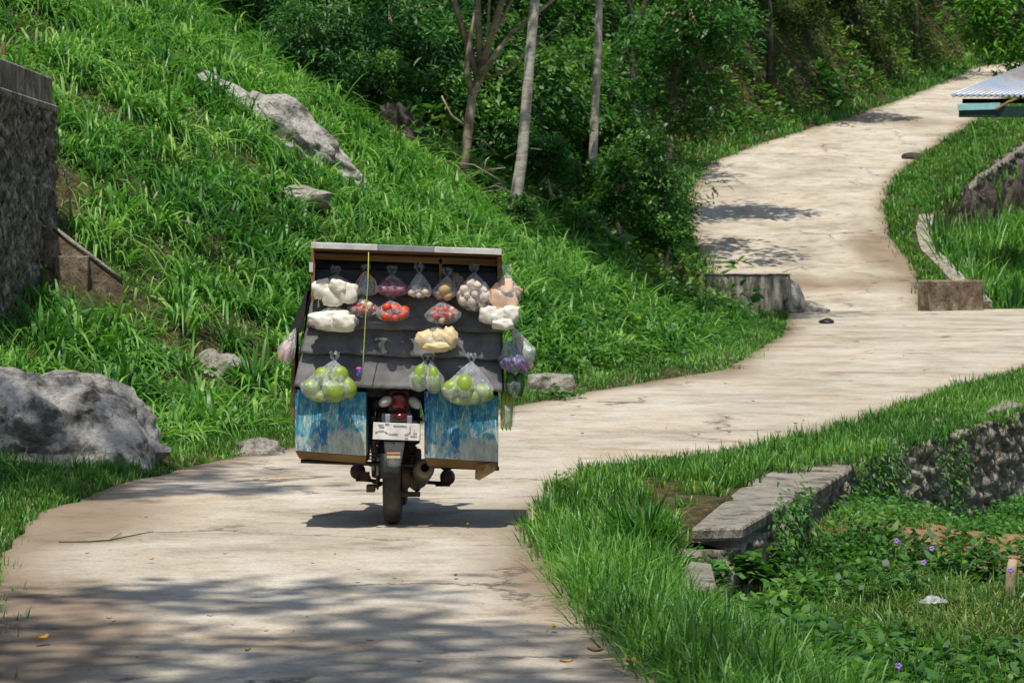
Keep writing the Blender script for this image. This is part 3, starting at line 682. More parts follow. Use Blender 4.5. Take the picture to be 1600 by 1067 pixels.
# low stepped wing wall beside it
mb = MB(); Yw = WWY
p = [P(60,352,Yw),P(85,358,Yw),P(192,440,Yw),P(196,520,Yw),P(60,520,Yw)]
front = [Vector(q) for q in p]; back = [q+Vector((-.15,.35,0)) for q in front]
mb.add(front+back, [(0,4,3,2,1),(5,6,7,8,9),(0,1,6,5),(1,2,7,6),(2,3,8,7),(3,4,9,8),(4,0,5,9)])
ww = thing('wing_wall', (front[3].x,Yw,front[3].z), 'low brown sloping wing wall beside the tall stone wall', 'wall')
mb.build('wall_body', M['brownconc'], ww, bevel=.01)
mb = MB(); a_ = P(85,400,Yw-.07); b_ = P(140,400,Yw-.07); mb.box(((a_.x+b_.x)/2,Yw-.06,a_.z-.35), (b_.x-a_.x-.02,.12,.7)); mb.build('step', M['brownconc'], ww, bevel=.01)
mb = MB(); mb.tube([front[1]+Vector((0,0,.01)), front[2]+Vector((0,0,.01))], .022, 6); mb.build('coping', M['conc'], ww)

# low retaining wall on the right
ps = [(float(Wx(y)),float(y)) for y in np.arange(20.6,46,.8)]
rw = thing('retaining_wall', (ps[0][0],ps[0][1],-.8), 'overgrown rubble retaining wall below the right verge', 'wall')
masonry('wall_face', ps, lambda x,y: -1.0, lambda x,y: float(g(y))+.0, .46, M['masonry'], None, cell=.17, depth=.07, parent=rw)
ps2 = [(float(Wx(y)),float(y)) for y in (16.3,17,17.8,18.6,19.6,20.6)]; ps2.insert(0, (ps2[0][0]-.55, 16.12))
masonry('wall_face', ps2, lambda x,y: -1.0, lambda x,y: float(g(y))-.1, .46, M['masonry'], None, cell=.2, depth=.06, parent=rw)
def slab(px, name, z0, th, label, mat='conc'):
    pts = [road_pt(*q) for q in px]; mb = MB(); n = len(pts)
    top = [Vector((x,y,z0)) for x,y in pts]; bot = [q-Vector((0,0,th)) for q in top]
    mb.add(top+bot, [tuple(range(n))[::-1], tuple(range(n,2*n))]+[(i_,(i_+1)%n,n+(i_+1)%n,n+i_) for i_ in range(n)])
    o = mb.build(name, M[mat], rw, bevel=.02)
    if label: o['label'] = label
slab([(1080,832),(1160,830),(1243,780),(1240,752),(1155,765)], 'coping', .03, .085, 'pale broken coping slab')
slab([(1165,752),(1262,775),(1330,728),(1325,706),(1240,716)], 'coping', .015, .09, 'earth covered coping slab')
slab([(1345,706),(1400,697),(1420,688),(1340,693)], 'coping', .08, .1, None)
slab([(1540,655),(1640,632),(1640,612),(1560,634)], 'coping', .16, .1, None)
slab([(1062,905),(1120,893),(1112,862),(1076,858)], 'footing', -.06, .1, None)

def wall_vines():
    n = 700; y = rng.uniform(16.6, 31, n); k = vnoise(y, y*0, 1.1, 91) > .0+.04*(y-22); y = y[k]; n = len(y)
    lo = H(Wx(y)+.15, y); top = g(y); z = lo+(top-lo)*rng.uniform(0,1,n)**1.2
    m = 16; c = np.stack([np.repeat(Wx(y)+.06,m), np.repeat(y,m), np.repeat(z,m)],1)+rng.normal(0,1,(n*m,3))*np.array([.04,.09,.08])
    N_ = n*m
    V_,F_,C_ = strips(c, rng.normal(-.9,.7,N_), np.radians(rng.uniform(-50,50,N_)), rng.uniform(.03,.07,N_), rng.uniform(.016,.03,N_), rng.uniform(.1,.8,N_), LP, rng.uniform(0,1,N_), rng.uniform(.1,.9,N_), rng.uniform(-.7,.7,N_))
    tag(new_obj('creepers', np_mesh('creepers', V_, F_, False, C_), M['vine']), 'creeping leaves clinging to the low rubble retaining wall', 'plants', kind='stuff')
wall_vines()
# parapets at the bend and the curved kerb
pl = thing('parapet', (4.4,55.8,.3), 'long stained grey concrete parapet left of the uphill road', 'parapet')
a_ = P(1090,500,55.5); b_ = P(1235,430,55.5)
mb = MB(); mb.box(((a_.x+b_.x)/2,55.75,(.15+b_.z)/2), (b_.x-a_.x,.5,b_.z-.15)); mb.build('wall_body', M['stained'], pl, bevel=.03)
mb = MB(); mb.box(((a_.x+b_.x)/2,55.74,b_.z+.015), (b_.x-a_.x+.02,.52,.03)); mb.build('coping', M['conc'], pl, bevel=.01)
rk_ = rock('concrete_skirt', (0,0,0), (.34,.5,.62), M['conc'], None, None, 4, 44, .12, .9, cut=.5)
rk_.parent = pl; rk_.location = Vector((5.42,55.95,.52))-Vector(pl.location)
rk_ = rock('concrete_skirt', (0,0,0), (.5,.35,.20), M['conc'], None, None, 4, 46, .2, 1.0, cut=.5)
rk_.parent = pl; rk_.location = Vector((5.75,56.2,.5))-Vector(pl.location)
mb = MB(); a_ = P(1443,487,56.6); b_ = P(1535,438,56.6)
mb.box(((a_.x+b_.x)/2,56.9,(.2+b_.z)/2), (b_.x-a_.x,.62,b_.z-.2), rot=Matrix.Rotation(.35,3,'Z'))
tag(mb.build('parapet', M['brownconc'], None, ((a_.x+b_.x)/2,56.9,.2), bevel=.03), 'short brown concrete parapet block right of the uphill road', 'parapet')
def kerb(name, y0, y1, w_, h_, label, mat):
    Ys = np.arange(y0, y1, .35); V = []
    for y in Ys:
        x = float(Kx(y))+.015*math.sin(y*1.3); z = float(g(y))
        for dx, dz in ((0,-.4),(0,h_),(w_,h_),(w_,-1.7)): V.append((x+dx+(.02*noise.noise(Vector((y*2,dz,0)))),y,z+dz+.02*noise.noise(Vector((y*3,dx,2)))))
    n = len(Ys); mb = MB(); mb.add(V, [(i_*4+j_,i_*4+j_+1,(i_+1)*4+j_+1,(i_+1)*4+j_) for i_ in range(n-1) for j_ in range(3)]+[(0,1,2,3)])
    tag(mb.build(name, mat, None, (float(Kx(y0)),y0,float(g(y0)))), label, 'kerb')
kerb('kerb', 58, 71, .36, .06, 'curved pale concrete kerb along the grass wedge on the right', M['conc'])
ps = [(float(Kx(y))+.36,float(y)) for y in np.arange(76,90,.8)]
masonry('stone_wall', ps, lambda x,y: float(g(y))-2.0, lambda x,y: float(g(y))-.12, .3, M['masonry_dark'], 'dark crumbling stone wall under the upper right verge', step=.12, cell=.3, depth=.16)
for px_,py_,Y_,r_,sd in ((1540,285,76,(.42,.5,.34),61),(1590,272,77.5,(.4,.5,.34),62),(1512,308,74,(.25,.4,.26),63)):
    q_ = P(px_,py_,Y_); zt_ = q_.z+r_[2]*.6; zb_ = float(H(q_.x,q_.y)); q_.z = zb_+.2; r_ = (r_[0],r_[1],max(.4,(zt_-q_.z)*.85)); rock('rock', tuple(q_), r_, M['rock_dark'], {61:'largest dark rock under the grassy verge behind the tin roof',62:'dark rock at the right frame edge under the uphill verge',63:'small dark rock at the far end of the curved kerb'}[sd], 'rock', 4, sd, .4, 1.6, cut=.9)
# culvert mouth: solid block, shade of the opening put into its dark colour
cm = MB(); cm.box((4.3,55.2,-.05), (1.5,.25,.5)); tag(cm.build('culvert', M['rock_dark'], None, (4.3,55.2,-.3), bevel=.03), 'dark block painted with the shade of the culvert opening under the long parapet', 'culvert')

# ------------------------------------------------------------------ plants that stand alone
def blade_plant(name, X, Y, n, spread, L, W, mat, label, cat, el=(45,85), droop=(.2,.8), prof=GP):
    V_, F_, C_ = clumps(np.array([X]), np.array([Y]), n, spread, L, W, el, droop, prof)
    z = float(H(X,Y)); return tag(new_obj(name, np_mesh(name, V_, F_, False, C_), mat, None, (X,Y,z)), label, cat)
x_,y_ = road_pt(1010,850); blade_plant('grass_tussock', x_, y_+.1, 230, .16, (.28,.46), (.010,.018), M['short'], 'large arching grass tussock beside the pale coping slab', 'grass')
def leaf_plant(name, X, Y, h, r, n, L, W, mat, label, cat='plant', flower=False):
    z0 = float(H(X,Y)); th = thing(name, (X,Y,z0), label, cat)
    mb = MB(); pts = []
    for k in range(max(3,n//40)):
        a_ = rng.uniform(0,2*PI); rr = r*rng.uniform(.2,.9); tip = Vector((X+math.cos(a_)*rr, Y+math.sin(a_)*rr, z0+h*rng.uniform(.6,1)))
        mb.tube([(X,Y,z0-.03), Vector((X,Y,z0)).lerp(tip,.5)+Vector((0,0,h*.15)), tip], [.006,.005,.003], 5); pts.append(tip)
    mb.build('stem', M['twig'], th)
    c = np.array([pts[i_%len(pts)] for i_ in range(n)])+rng.normal(0,r*.3,(n,3)); c[:,2] = np.maximum(c[:,2], z0+.02)
    V_,F_,C_ = strips(c, rng.uniform(0,2*PI,n), np.radians(rng.uniform(0,50,n)), rng.uniform(L*.7,L*1.2,n), rng.uniform(W*.8,W*1.2,n), rng.uniform(.1,.6,n), LP, rng.uniform(0,1,n), rng.uniform(.3,.8,n), rng.uniform(-.6,.6,n))
    new_obj('foliage', np_mesh('foliage', V_, F_, False, C_), mat, th); return th
leaf_plant('leafy_plant', 1.42, 16.3, .3, .15, 210, .085, .05, M['vine'], 'bushy dark leafy plant in front of the pale coping slab')
leaf_plant('leafy_plant', 1.06, 15.95, .22, .16, 200, .06, .035, M['weed'], 'low bright leafy weed under the near end of the pale coping slab')
blade_plant('grass_tussock', .78, 15.95, 150, .12, (.22,.36), (.009,.016), M['short'], 'smaller grass tussock left of the near end of the pale coping slab', 'grass')
leaf_plant('leafy_plant', .55, 21.8+7, .12, .2, 160, .06, .035, M['weed'], 'small bright weed at the foot of the broken concrete block')
leaf_plant('leafy_plant', road_pt(865,770)[0]+.12, 18.7, .15, .14, 160, .03, .018, M['vine'], 'thin scrubby weed at the corner of the right verge')

# ------------------------------------------------------------------ forest
def crown_mesh(name, blobs, nleaf, L, W, seed):
    r_ = np.random.default_rng(seed); Vs = []
    tot = sum(b[3] for b in blobs); parts = []
    for bx, by, bz, br, fl in [(b[0],b[1],b[2],b[3],b[4]) for b in blobs]:
        ncl = max(6, int(nleaf*(br/tot)/16)); dirs = nrm(r_.normal(0,1,(ncl,3))); rad = br*(r_.uniform(.35,1.05,ncl))
        cc = np.array([bx,by,bz])+dirs*rad[:,None]*np.array([1,1,fl])
        n = ncl*16; c = np.repeat(cc,16,0)+r_.normal(0,L*.9,(n,3))*np.array([1,1,.55])
        out = np.repeat(np.arctan2(dirs[:,1],dirs[:,0]),16)
        parts.append(strips(c, out+r_.normal(0,.9,n), np.radians(r_.uniform(-35,40,n)), r_.uniform(L*.6,L*1.3,n), r_.uniform(W*.7,W*1.2,n), r_.uniform(0,.6,n), LP,
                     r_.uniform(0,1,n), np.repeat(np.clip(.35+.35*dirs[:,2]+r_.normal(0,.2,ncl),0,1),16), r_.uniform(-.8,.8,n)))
    V_,F_,C_ = merge(parts); return np_mesh(name, V_, F_, False, C_)
def limbs(mb, base, top, r0, blobs, jit=.1):
    base = Vector(base); top = Vector(top); n = 6
    pts = [base.lerp(top, k/n)+Vector((random.uniform(-jit,jit),random.uniform(-jit,jit),0))*(0 < k < n) for k in range(n+1)]
    mb.tube(pts, [r0*(1-.5*k/n) for k in range(n+1)], 8)
    for b in blobs:
        s = pts[random.randint(2,n)]; e_ = Vector(b[:3]); m_ = s.lerp(e_,.5)+Vector((0,0,.15))
        mb.tube([s,m_,e_], [r0*.4,r0*.25,r0*.08], 5)
def bush_proto(mat, seed, R, L, W, n, flat=.8):
    random.seed(seed); blobs = []
    for k in range(9):
        a_ = random.uniform(0,2*PI); rr = R*random.uniform(.1,.75); blobs.append((math.cos(a_)*rr, math.sin(a_)*rr, R*random.uniform(.3,1.45), R*random.uniform(.35,.6), flat))
    me = crown_mesh('foliage', blobs, n, L, W, seed); me.materials.append(mat)
    mb = MB(); limbs(mb, (0,0,-.3), (0,0,R*1.1), .05, blobs, .08); ms = mb.mesh('stem'); ms.materials.append(M['bark_brown'])
    return me, ms
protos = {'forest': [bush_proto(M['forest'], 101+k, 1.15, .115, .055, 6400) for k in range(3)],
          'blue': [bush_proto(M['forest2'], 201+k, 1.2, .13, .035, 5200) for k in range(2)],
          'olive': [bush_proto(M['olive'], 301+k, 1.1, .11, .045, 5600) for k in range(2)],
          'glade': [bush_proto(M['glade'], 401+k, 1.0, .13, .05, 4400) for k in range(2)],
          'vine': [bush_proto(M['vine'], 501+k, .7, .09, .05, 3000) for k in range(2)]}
def bush(kind, X, Y, s, label, cat='bush', group=None, dz=0, name='bush'):
    fo, st = random.choice(protos[kind]); z = float(H(X,Y))-.15+dz
    th = thing(name, (X,Y,z), label, cat, group); th.rotation_euler = (0,0,random.uniform(0,6.28)); th.scale = (s,s,s*random.uniform(.9,1.25))
    for nm, me in (('foliage',fo),('stem',st)):
        o = bpy.data.objects.new(nm, me); C.objects.link(o); o.parent = th
    return th
random.seed(5)
cnt = 0
for row, (dd0, ddj) in enumerate(((3.0,.4),(4.4,.7),(6.2,.9),(8.6,1.0),(11.5,1.2))):
    Yc = 50.0 if row else 52
    while Yc < 126:
        Xc = float(Lx(max(Yc,58)))-dd0-random.uniform(-ddj,ddj) if Yc > 57 else 4.4-dd0-random.uniform(-ddj,ddj)
        px = 800+F*Xc/Yc
        if -60 < px < 1680:
            if Yc < 56 and row < 1: pass
            else:
                kind = 'olive' if px > 1150 and random.random() < .75 else random.choice(['forest','blue','forest','vine'])
                lab = {'olive': ('olive brown bush on the bank above the uphill road', 'olive bushes on the uphill bank'),
                       'forest': ('dense dark green bush in the shade of the forest slope', 'dark bushes of the forest slope'),
                       'vine': ('rounded lighter green bush with broad leaves on the forest slope', 'lighter broad leaved bushes of the forest slope'),
                       'blue': ('feathery bluish green bush in the shade of the forest slope', 'feathery bushes of the forest slope')}[kind]
                bush(kind, Xc, Yc, random.uniform(.8,1.35)*(1+.004*(Yc-50))*(1.6 if kind == 'vine' else 1), lab[0], 'bush', lab[1]); cnt += 1
        Yc += random.uniform(1.7,2.6)+(.012*(Yc-50))*2
print('bushes', cnt)
# far left part of the forest above the grass hill
for k in range(46):
    px = random.uniform(230,1050); Yc = random.uniform(44,58); py0 = 60+max(0,(px-280))*.36
    Xc = (px-800)*Yc/F; zc = float(H(Xc,Yc)); py = HR-(zc-CAMZ)*F/Yc
    if py > py0+70 or (640 < px < 810 and Yc < 47): continue
    bush(random.choice(['forest','blue','forest']), Xc, Yc, random.uniform(.6,1.0), 'dark bush on the crest where the bright grass ends', 'bush', 'dark bushes on the crest of the grass slope')

# specific lighter plants
for (px, py, Yc, kind, s, lab) in ((860,260,47,'glade',.62,'light green bush between the two pale trunks'), (965,300,49,'vine',.95,'rounded leafy bush at the foot of the rear pale trunk'),
        (1010,270,50,'vine',.9,'yellowish leafy bush right of the rear pale trunk'), (1040,350,50,'vine',1.0,'leafy bush hanging over the ditch before the uphill road'), (900,380,46,'vine',.8,'low bush below the front pale trunk'),
        (790,355,43,'forest',.5,'dark bush around the base of the front pale trunk')):
    Xc = (px-800)*Yc/F; bush(kind, Xc, Yc, s, lab, 'bush', None, dz=max(-.4,(CAMZ+(HR-py)*Yc/F)-float(H(Xc,Yc))-.4*s))

# tall trees
def tree(name, base, pts, r, mat, blobs, n, L, W, fm, label, seed, branches=(), trunk_n=10):
    th = thing(name, base, label, 'tree'); mb = MB(); mb.tube(pts, r, trunk_n)
    for b in branches: mb.tube(b[0], b[1], 6)
    for b in blobs:
        s = Vector(pts[-1]).lerp(Vector(pts[-2]), random.uniform(0,.8)); e_ = Vector(b[:3]); mb.tube([s, s.lerp(e_,.5)+Vector((0,0,.3)), e_], [.06,.045,.02], 5)
    mb.build('trunk', mat, th)
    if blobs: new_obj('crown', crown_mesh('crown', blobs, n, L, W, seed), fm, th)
    return th
def ppts(lst, Y): return [P(a_,b_,Y) for a_,b_ in lst]
# front pale trunk
Y0 = 43.0
t2 = ppts([(797,345),(805,318),(815,250),(822,170),(828,90),(836,0),(842,-90),(850,-260),(858,-420)], Y0)
tree('pale_tree', t2[0], t2, [.115,.10,.088,.083,.08,.075,.07,.06,.05], M['bark_pale'],
     [(t2[-1].x+dx,Y0+dy,t2[-1].z+dz,1.7,.7) for dx,dy,dz in ((0,0,1),(1.6,-.6,.4),(-1.7,-.4,.2),(.4,-1.8,-.1),(-.5,1.5,.3))], 6000, .2, .08, M['forest'], 'slender pale trunk with faint rings, the front and thickest of the pale trees', 71)
Y1 = 50.0
t3 = ppts([(926,262),(927,235),(930,160),(934,80),(936,0),(938,-120),(940,-260),(944,-380)], Y1)
tree('pale_tree', t3[0], t3, [.095,.08,.076,.072,.068,.06,.05,.04], M['bark_pale'],
     [(t3[-1].x+dx,Y1+dy,t3[-1].z+dz,1.8,.7) for dx,dy,dz in ((0,0,1),(1.8,-.6,.2),(-1.7,.4,.4),(.4,-1.9,0),(2.6,.8,.3))], 6000, .2, .08, M['forest'], 'thin pale straight trunk standing behind, right of the thickest pale trunk', 72)
Y2 = 44.0
t1 = ppts([(722,285),(728,240),(733,190),(738,150),(752,118)], Y2)
br = [(ppts([(738,150),(729,110),(735,60),(748,0),(752,-60)],Y2), [.07,.05,.045,.04,.03]), (ppts([(752,118),(775,85),(800,50),(840,20),(872,-5)],Y2-.3), [.07,.045,.035,.03,.02]),
      (ppts([(752,118),(768,60),(790,20),(820,-40)],Y2+.2), [.06,.035,.03,.02]), (ppts([(752,118),(762,70),(764,10),(770,-60)],Y2), [.06,.03,.025,.02]),
      (ppts([(748,126),(790,112),(850,60),(900,20)],Y2+.3), [.03,.02,.015,.01]), (ppts([(730,200),(705,180),(690,150)],Y2), [.03,.02,.012])]
tree('forked_tree', t1[0], t1, [.085,.07,.08,.065,.06], M['bark_brown'], [(t1[-1].x+dx,Y2+dy,t1[-1].z+dz,1.3,.7) for dx,dy,dz in ((-.2,0,3.2),(1.2,-.4,3.4),(-1.2,.4,3.0))], 2600, .2, .08, M['forest'],
     'brown tree that forks into several thin bare branches left of the pale trunks', 73, br)
# leafless tangle of twigs near the forked tree
for k in range(26):
    a0 = P(random.uniform(640,820), random.uniform(215,360), 43.5+random.uniform(-.6,.6)); a1 = a0+Vector((random.uniform(-.9,.9),random.uniform(-.3,.3),random.uniform(-.3,.5)))
    tag(MB().tube([a0, a0.lerp(a1,.5)+Vector((0,0,.1)), a1], [.012,.010,.005], 4).build('dead_branch', M['bark_brown'], None, tuple(a0)), 'dry brown branch in the tangle around the foot of the forked tree', 'branch', 'dry branches around the forked tree')

# canopy trees that shade the forest (mostly above the frame)
random.seed(9)
def canopy(X, Y, zc, R, seed, label, n=2100, fm='forest', L=.26, trunkx=None, group=None, name='forest_tree'):
    zb = float(H(X,Y)); tx = X if trunkx is None else trunkx; zb = float(H(tx,Y))
    pts = [(tx,Y,zb-.3),(tx+.1,Y,zb+(zc-zb)*.35),(tx-.05+(X-tx)*.5,Y,zb+(zc-zb)*.7),(X,Y,zc)]
    blobs = [(X+R*math.cos(k*1.26+seed)*.75, Y+R*math.sin(k*1.26+seed)*.75, zc+random.uniform(-.3,.3)*R, R*random.uniform(.4,.6), .6) for k in range(5)]+[(X,Y,zc+.3*R,R*.6,.6)]
    th = tree(name, (tx,Y,zb), pts, [.10,.09,.07,.05], M['bark_dark'], blobs, n, L, L*.45, M[fm], label, seed)
    if group: th['group'] = group
    return th
for k, (x_, y_, up, R_) in enumerate(((-8.2,50,6.5,3.0),(-4.6,49.5,6.2,2.8),(-2.2,54,6.3,2.2),(-6.5,56,6.8,3.2),(2.6,62,6.0,2.5),(2.6,77,6.6,2.6),(8.2,91,6.4,2.8),(15,106,6.8,3.0),(19,114,7,3.2),(-1.5,64,7,3.0),(-3,74,8,3.5))):
    zc = max(float(H(x_,y_))+3.2, CAMZ+400*y_/F+up*.22+R_*.35)
    canopy(x_, y_, zc, R_, 600+k, 'tall dark forest tree with its crown above the shaded slope', group='tall trees shading the forest slope')
# roadside tree at left behind the camera side, its shadow falls across the near road
canopy(4.9, 68.0, 10.8, 1.5, 651, 'slim tree whose crown reaches over the lower part of the uphill road', 1500, 'forest', .26, trunkx=2.4, name='roadside_tree')
canopy(10.6, 88.6, 15.5, 1.3, 652, 'slim tree whose crown reaches over the upper part of the uphill road', 1200, 'forest', .26, trunkx=6.3, name='roadside_tree')
canopy(-2.95, 4.7, 14.6, 2.3, 640, 'roadside tree beside the near road whose crown shades the concrete', 2100, 'short', .24, trunkx=-5.2, name='roadside_tree')
canopy(-4.3, 13.4, 14.4, 1.25, 642, 'tree above the left verge beside the large boulder', 900, 'short', .22, trunkx=-7.6, name='roadside_tree')
# leafy boughs beside the uphill road (upper middle) and the bright tree at the upper right
def bough_tree(base, blobs, n, L, W, fm, label, seed, name='leafy_tree'):
    top = Vector((sum(b[0] for b in blobs)/len(blobs), sum(b[1] for b in blobs)/len(blobs), max(b[2] for b in blobs)))
    pts = [base, Vector(base).lerp(top,.4)+Vector((.15,0,0)), Vector(base).lerp(top,.75), top]
    return tree(name, base, pts, [.15,.12,.09,.05], M['bark_brown'], blobs, n, L, W, M[fm], label, seed)
Yb = 56.
bl = [(*P(px_,py_,Yb+dy),r_,.75) for px_,py_,r_,dy in ((1090,40,.75,0),(1130,75,.6,.4),(1060,100,.8,.8),(1110,150,.6,.5),(1020,60,.9,1.2),(1070,190,.6,1),(1150,30,.55,1),(1000,150,.8,1.6),(1085,-30,.9,0))]
bough_tree((2.6,57.5,float(H(2.6,57.5))), bl, 6500, .15, .055, 'glade', 'leafy light green tree with layered boughs above the left edge of the uphill road', 81)
Yb = 66.
bl = [(*P(px_,py_,Yb+dy),r_,.9) for px_,py_,r_,dy in ((1560,20,.6,0),(1600,60,.65,.3),(1555,80,.4,0),(1590,-20,.8,.5),(1640,30,.9,.4),(1530,35,.4,.2),(1530,-5,.55,.2),(1680,90,.8,1),(1600,95,.4,0))]
bough_tree((15.2,67,float(H(15.2,67))), bl, 3000, .26, .07, 'lime', 'bright lime green tree with long hanging leaves above the tin roof', 82)
bl = [(*P(px_,py_,101),r_,.8) for px_,py_,r_ in ((1300,35,1.6),(1340,80,1.2),(1260,60,1.2),(1380,20,1.4))]
bough_tree((13.0,102,float(H(13.0,102))), bl, 3800, .2, .08, 'olive', 'yellowish olive tree on the bank behind the uphill road', 83)
# shrubs on the right below the kerb and behind the shed
for k,(x_,y_,s_) in enumerate(((11.7,66.5,.5),(13.0,72.0,.6),(12.4,69.5,.6),(14.2,66,.9),(16.0,70,1.2),(15.6,76,1.2),(17.8,82,1.3),(19.6,92,1.3),(13.4,69,.6))):
    bush('glade' if k in (0,5) else 'forest', x_, y_, s_, 'leafy shrub on the low ground behind the tin roofed shed', 'bush', 'shrubs behind the tin roofed shed')

# ------------------------------------------------------------------ shed at the right edge
Ys_ = 61.0; sh = thing('shed', (12.6,Ys_+1.2,float(H(12.6,Ys_+1.2))), 'open shed with a rusty corrugated iron roof at the right frame edge', 'shed')
A = P(1485,150,Ys_); B = Vector((A.x+6.5,Ys_,A.z)); up = Vector((1.98,2.2,.77))   # ridge hangs back and to the right
def rf(u, v):
    p_ = A.lerp(B,u)+up*v; p_.z += .036*math.cos(u*6.5/.125*2*PI); return p_
mb = MB(); mb.grid(rf, 416, 2)
mb.build('roof', M['roof'], sh, solid=.012)
mb = MB(); mb.box((A.x+3.6,Ys_+.25,A.z-.1), (6.6,.08,.1)); mb.build('eave_beam', M['void'], sh)
mb = MB(); a_ = P(1500,170,Ys_-.25); mb.box((a_.x+3.2,Ys_-.1,a_.z-.06), (6.4,.05,.24)); mb.build('sign_board', M['green_dark'], sh, bevel=.005)
mb = MB(); mb.box((a_.x+.42,Ys_-.15,a_.z+.045), (.9,.05,.14), rot=Matrix.Rotation(-.03,3,'Y')); mb.build('board_edge', M['turq'], sh, bevel=.005)
mb = MB(); mb.tube([P(1556,172,Ys_-.2), P(1575,160,Ys_-.1), P(1596,152,Ys_+.1)], .028, 4); mb.build('brace', M['wood'], sh)
for dx, dy in ((2.7,.3),(6.4,.3),(3.6,2.3),(7,2.3)):
    zb = float(H(A.x+dx,Ys_+dy)); mb = MB(); mb.box((A.x+dx,Ys_+dy,(zb+A.z)/2), (.12,.12,A.z-zb)); mb.build('post', M['wood'], sh)
mb = MB(); mb.box((A.x+5.2,Ys_+2.3,A.z-1.2), (4.5,.06,2.2)); mb.build('rear_wall', M['void'], sh)

# ------------------------------------------------------------------ MOTORCYCLE
BX = (614-800)*16.8/F; BY = 16.8
def b(u, v, z): return Vector((BX+u, BY+v, z))       # u right, v forward (away), z up
mc = thing('motorcycle', (BX,BY,0), 'dusty motorcycle seen from behind under the load of groceries', 'motorcycle')
mc['_w'] = (BX,BY,0)
def wheel(v, R, wd, parent):
    wo = bpy.data.objects.new('wheel', None); C.objects.link(wo); wo.parent = parent; wo.location = (0,v,R); wo['_w'] = (BX,BY+v,R); c = b(0,v,R)
    prof = []
    for k in range(13):
        a_ = PI*k/12; prof.append((R-wd*.62+wd*.62*math.sin(a_)**.5, -math.cos(a_)*wd/2))
    prof += [(R-wd*.8, wd*.42),(R-wd*.8,-wd*.42)]
    MB().lathe(prof, c, 'X', 48, close=True).build('tyre', M['tyre'], wo)
    MB().lathe([(R-wd*.80,-wd*.36),(R-wd*1.05,-wd*.30),(R-wd*.95,0),(R-wd*1.05,wd*.30),(R-wd*.80,wd*.36)], c, 'X', 40, close=True).build('rim', M['metal'], wo)
    MB().lathe([(.0,-.06),(.045,-.06),(.05,-.02),(.05,.02),(.045,.06),(0,.06)], c, 'X', 20).build('hub', M['rusty'], wo)
    mb = MB()
    for k in range(18):
        a_ = 2*PI*k/18; d_ = Vector((0,math.cos(a_),math.sin(a_))); mb.tube([c+d_*.045+Vector((.035*(-1)**k,0,0)), c+d_*(R-wd*.9)], .0022, 4)
    mb.build('spokes', M['metal'], wo); 
    for ch in wo.children: ch.location = (0,0,0)
    return wo
wheel(0, .28, .105, mc); wheel(1.23, .27, .08, mc)
# chassis
mb = MB()
for s in (-1,1):
    mb.tube([b(s*.10,-.28,.64),b(s*.11,.0,.62),b(s*.12,.35,.58),b(s*.08,.62,.52),b(s*.03,.9,.78)], .015, 8)
    mb.tube([b(s*.11,.35,.58),b(s*.09,.42,.33),b(s*.07,.75,.30),b(s*.03,.9,.72)], .013, 8)
mb.build('frame', M['black'], mc)
mb = MB()
for s in (-1,1): mb.tube([b(s*.085,0,.28),b(s*.085,.3,.31),b(s*.08,.46,.34)], .016, 6)
mb.tube([b(-.11,0,.28),b(.11,0,.28)], .011, 8); mb.build('swingarm', M['rusty'], mc)
for s in (-1,1):
    mb = MB(); mb.tube([b(s*.115,.02,.31),b(s*.115,.03,.42)], .012, 8); mb.tube([b(s*.115,.04,.42),b(s*.115,.06,.57)], .018, 8)
    pts = [b(s*.115+.025*math.cos(k*1.05), .02+.025*math.sin(k*1.05)+k*.0004, .33+k*.0033) for k in range(60)]; mb.tube(pts, .004, 5)
    mb.build('shock_absorber', M['metal' if s < 0 else 'rusty'], mc)
mb = MB(); mb.box(b(-.085,.2,.36), (.022,.42,.07)); mb.box(b(-.085,-.03,.33), (.02,.13,.08)); mb.build('chain_guard', M['metal'], mc, bevel=.008)
mb = MB()
mb.lathe([(.0,-.012),(.075,-.012),(.075,-.004),(.0,-.004)], b(-.085,0,.28), 'X', 30); mb.tube([b(-.09,.0,.355),b(-.09,.42,.365)], .006, 5); mb.tube([b(-.09,.0,.205),b(-.09,.42,.30)], .006, 5)
mb.build('chain', M['rusty'], mc)
mb = MB(); mb.lathe([(0,-.02),(.07,-.02),(.075,.01),(.06,.03),(0,.03)], b(.075,0,.28), 'X', 26); mb.build('brake_drum', M['rusty'], mc)
mb = MB(); mb.box(b(.0,.56,.34), (.20,.30,.18), taper=.8); mb.lathe([(0,-.15),(.085,-.15),(.095,-.11),(.095,.11),(.085,.15),(0,.15)], b(0,.52,.32), 'X', 22)
for k in range(7): mb.box(b(0,.70+.022*k,.40), (.15,.010,.15))
mb.build('engine', M['rusty'], mc, bevel=.01)
mb = MB(); mb.tube([b(.05,.78,.36),b(.08,.72,.17),b(.13,.4,.17),b(.16,.22,.23)], .017, 8); mb.build('exhaust_pipe', M['rusty'], mc)
mb = MB(); pts = [b(.125,.38,.20),b(.145,.22,.245),b(.175,-.02,.31),b(.19,-.14,.335),b(.193,-.16,.34)]
mb.tube(pts, [.03,.055,.062,.060,.046], 20); mu = mb.build('muffler', M['muffler'], mc)
mb = MB(); mb.tube([b(.193,-.155,.34),b(.1955,-.185,.345)], [.024,.024], 16, cap=False); mb.tube([b(.193,-.163,.3405),b(.1935,-.166,.341)], .0235, 14); mb.build('tail_pipe', M['void'], mc)
mb = MB(); mb.box(b(.05,.05,.17), (.22,.03,.03)); mb.tube([b(-.14,.35,.22),b(-.02,.36,.2),b(.16,.35,.22)], .012, 6); mb.tube([b(-.15,.1,.20),b(-.09,.4,.2)], .012, 6)
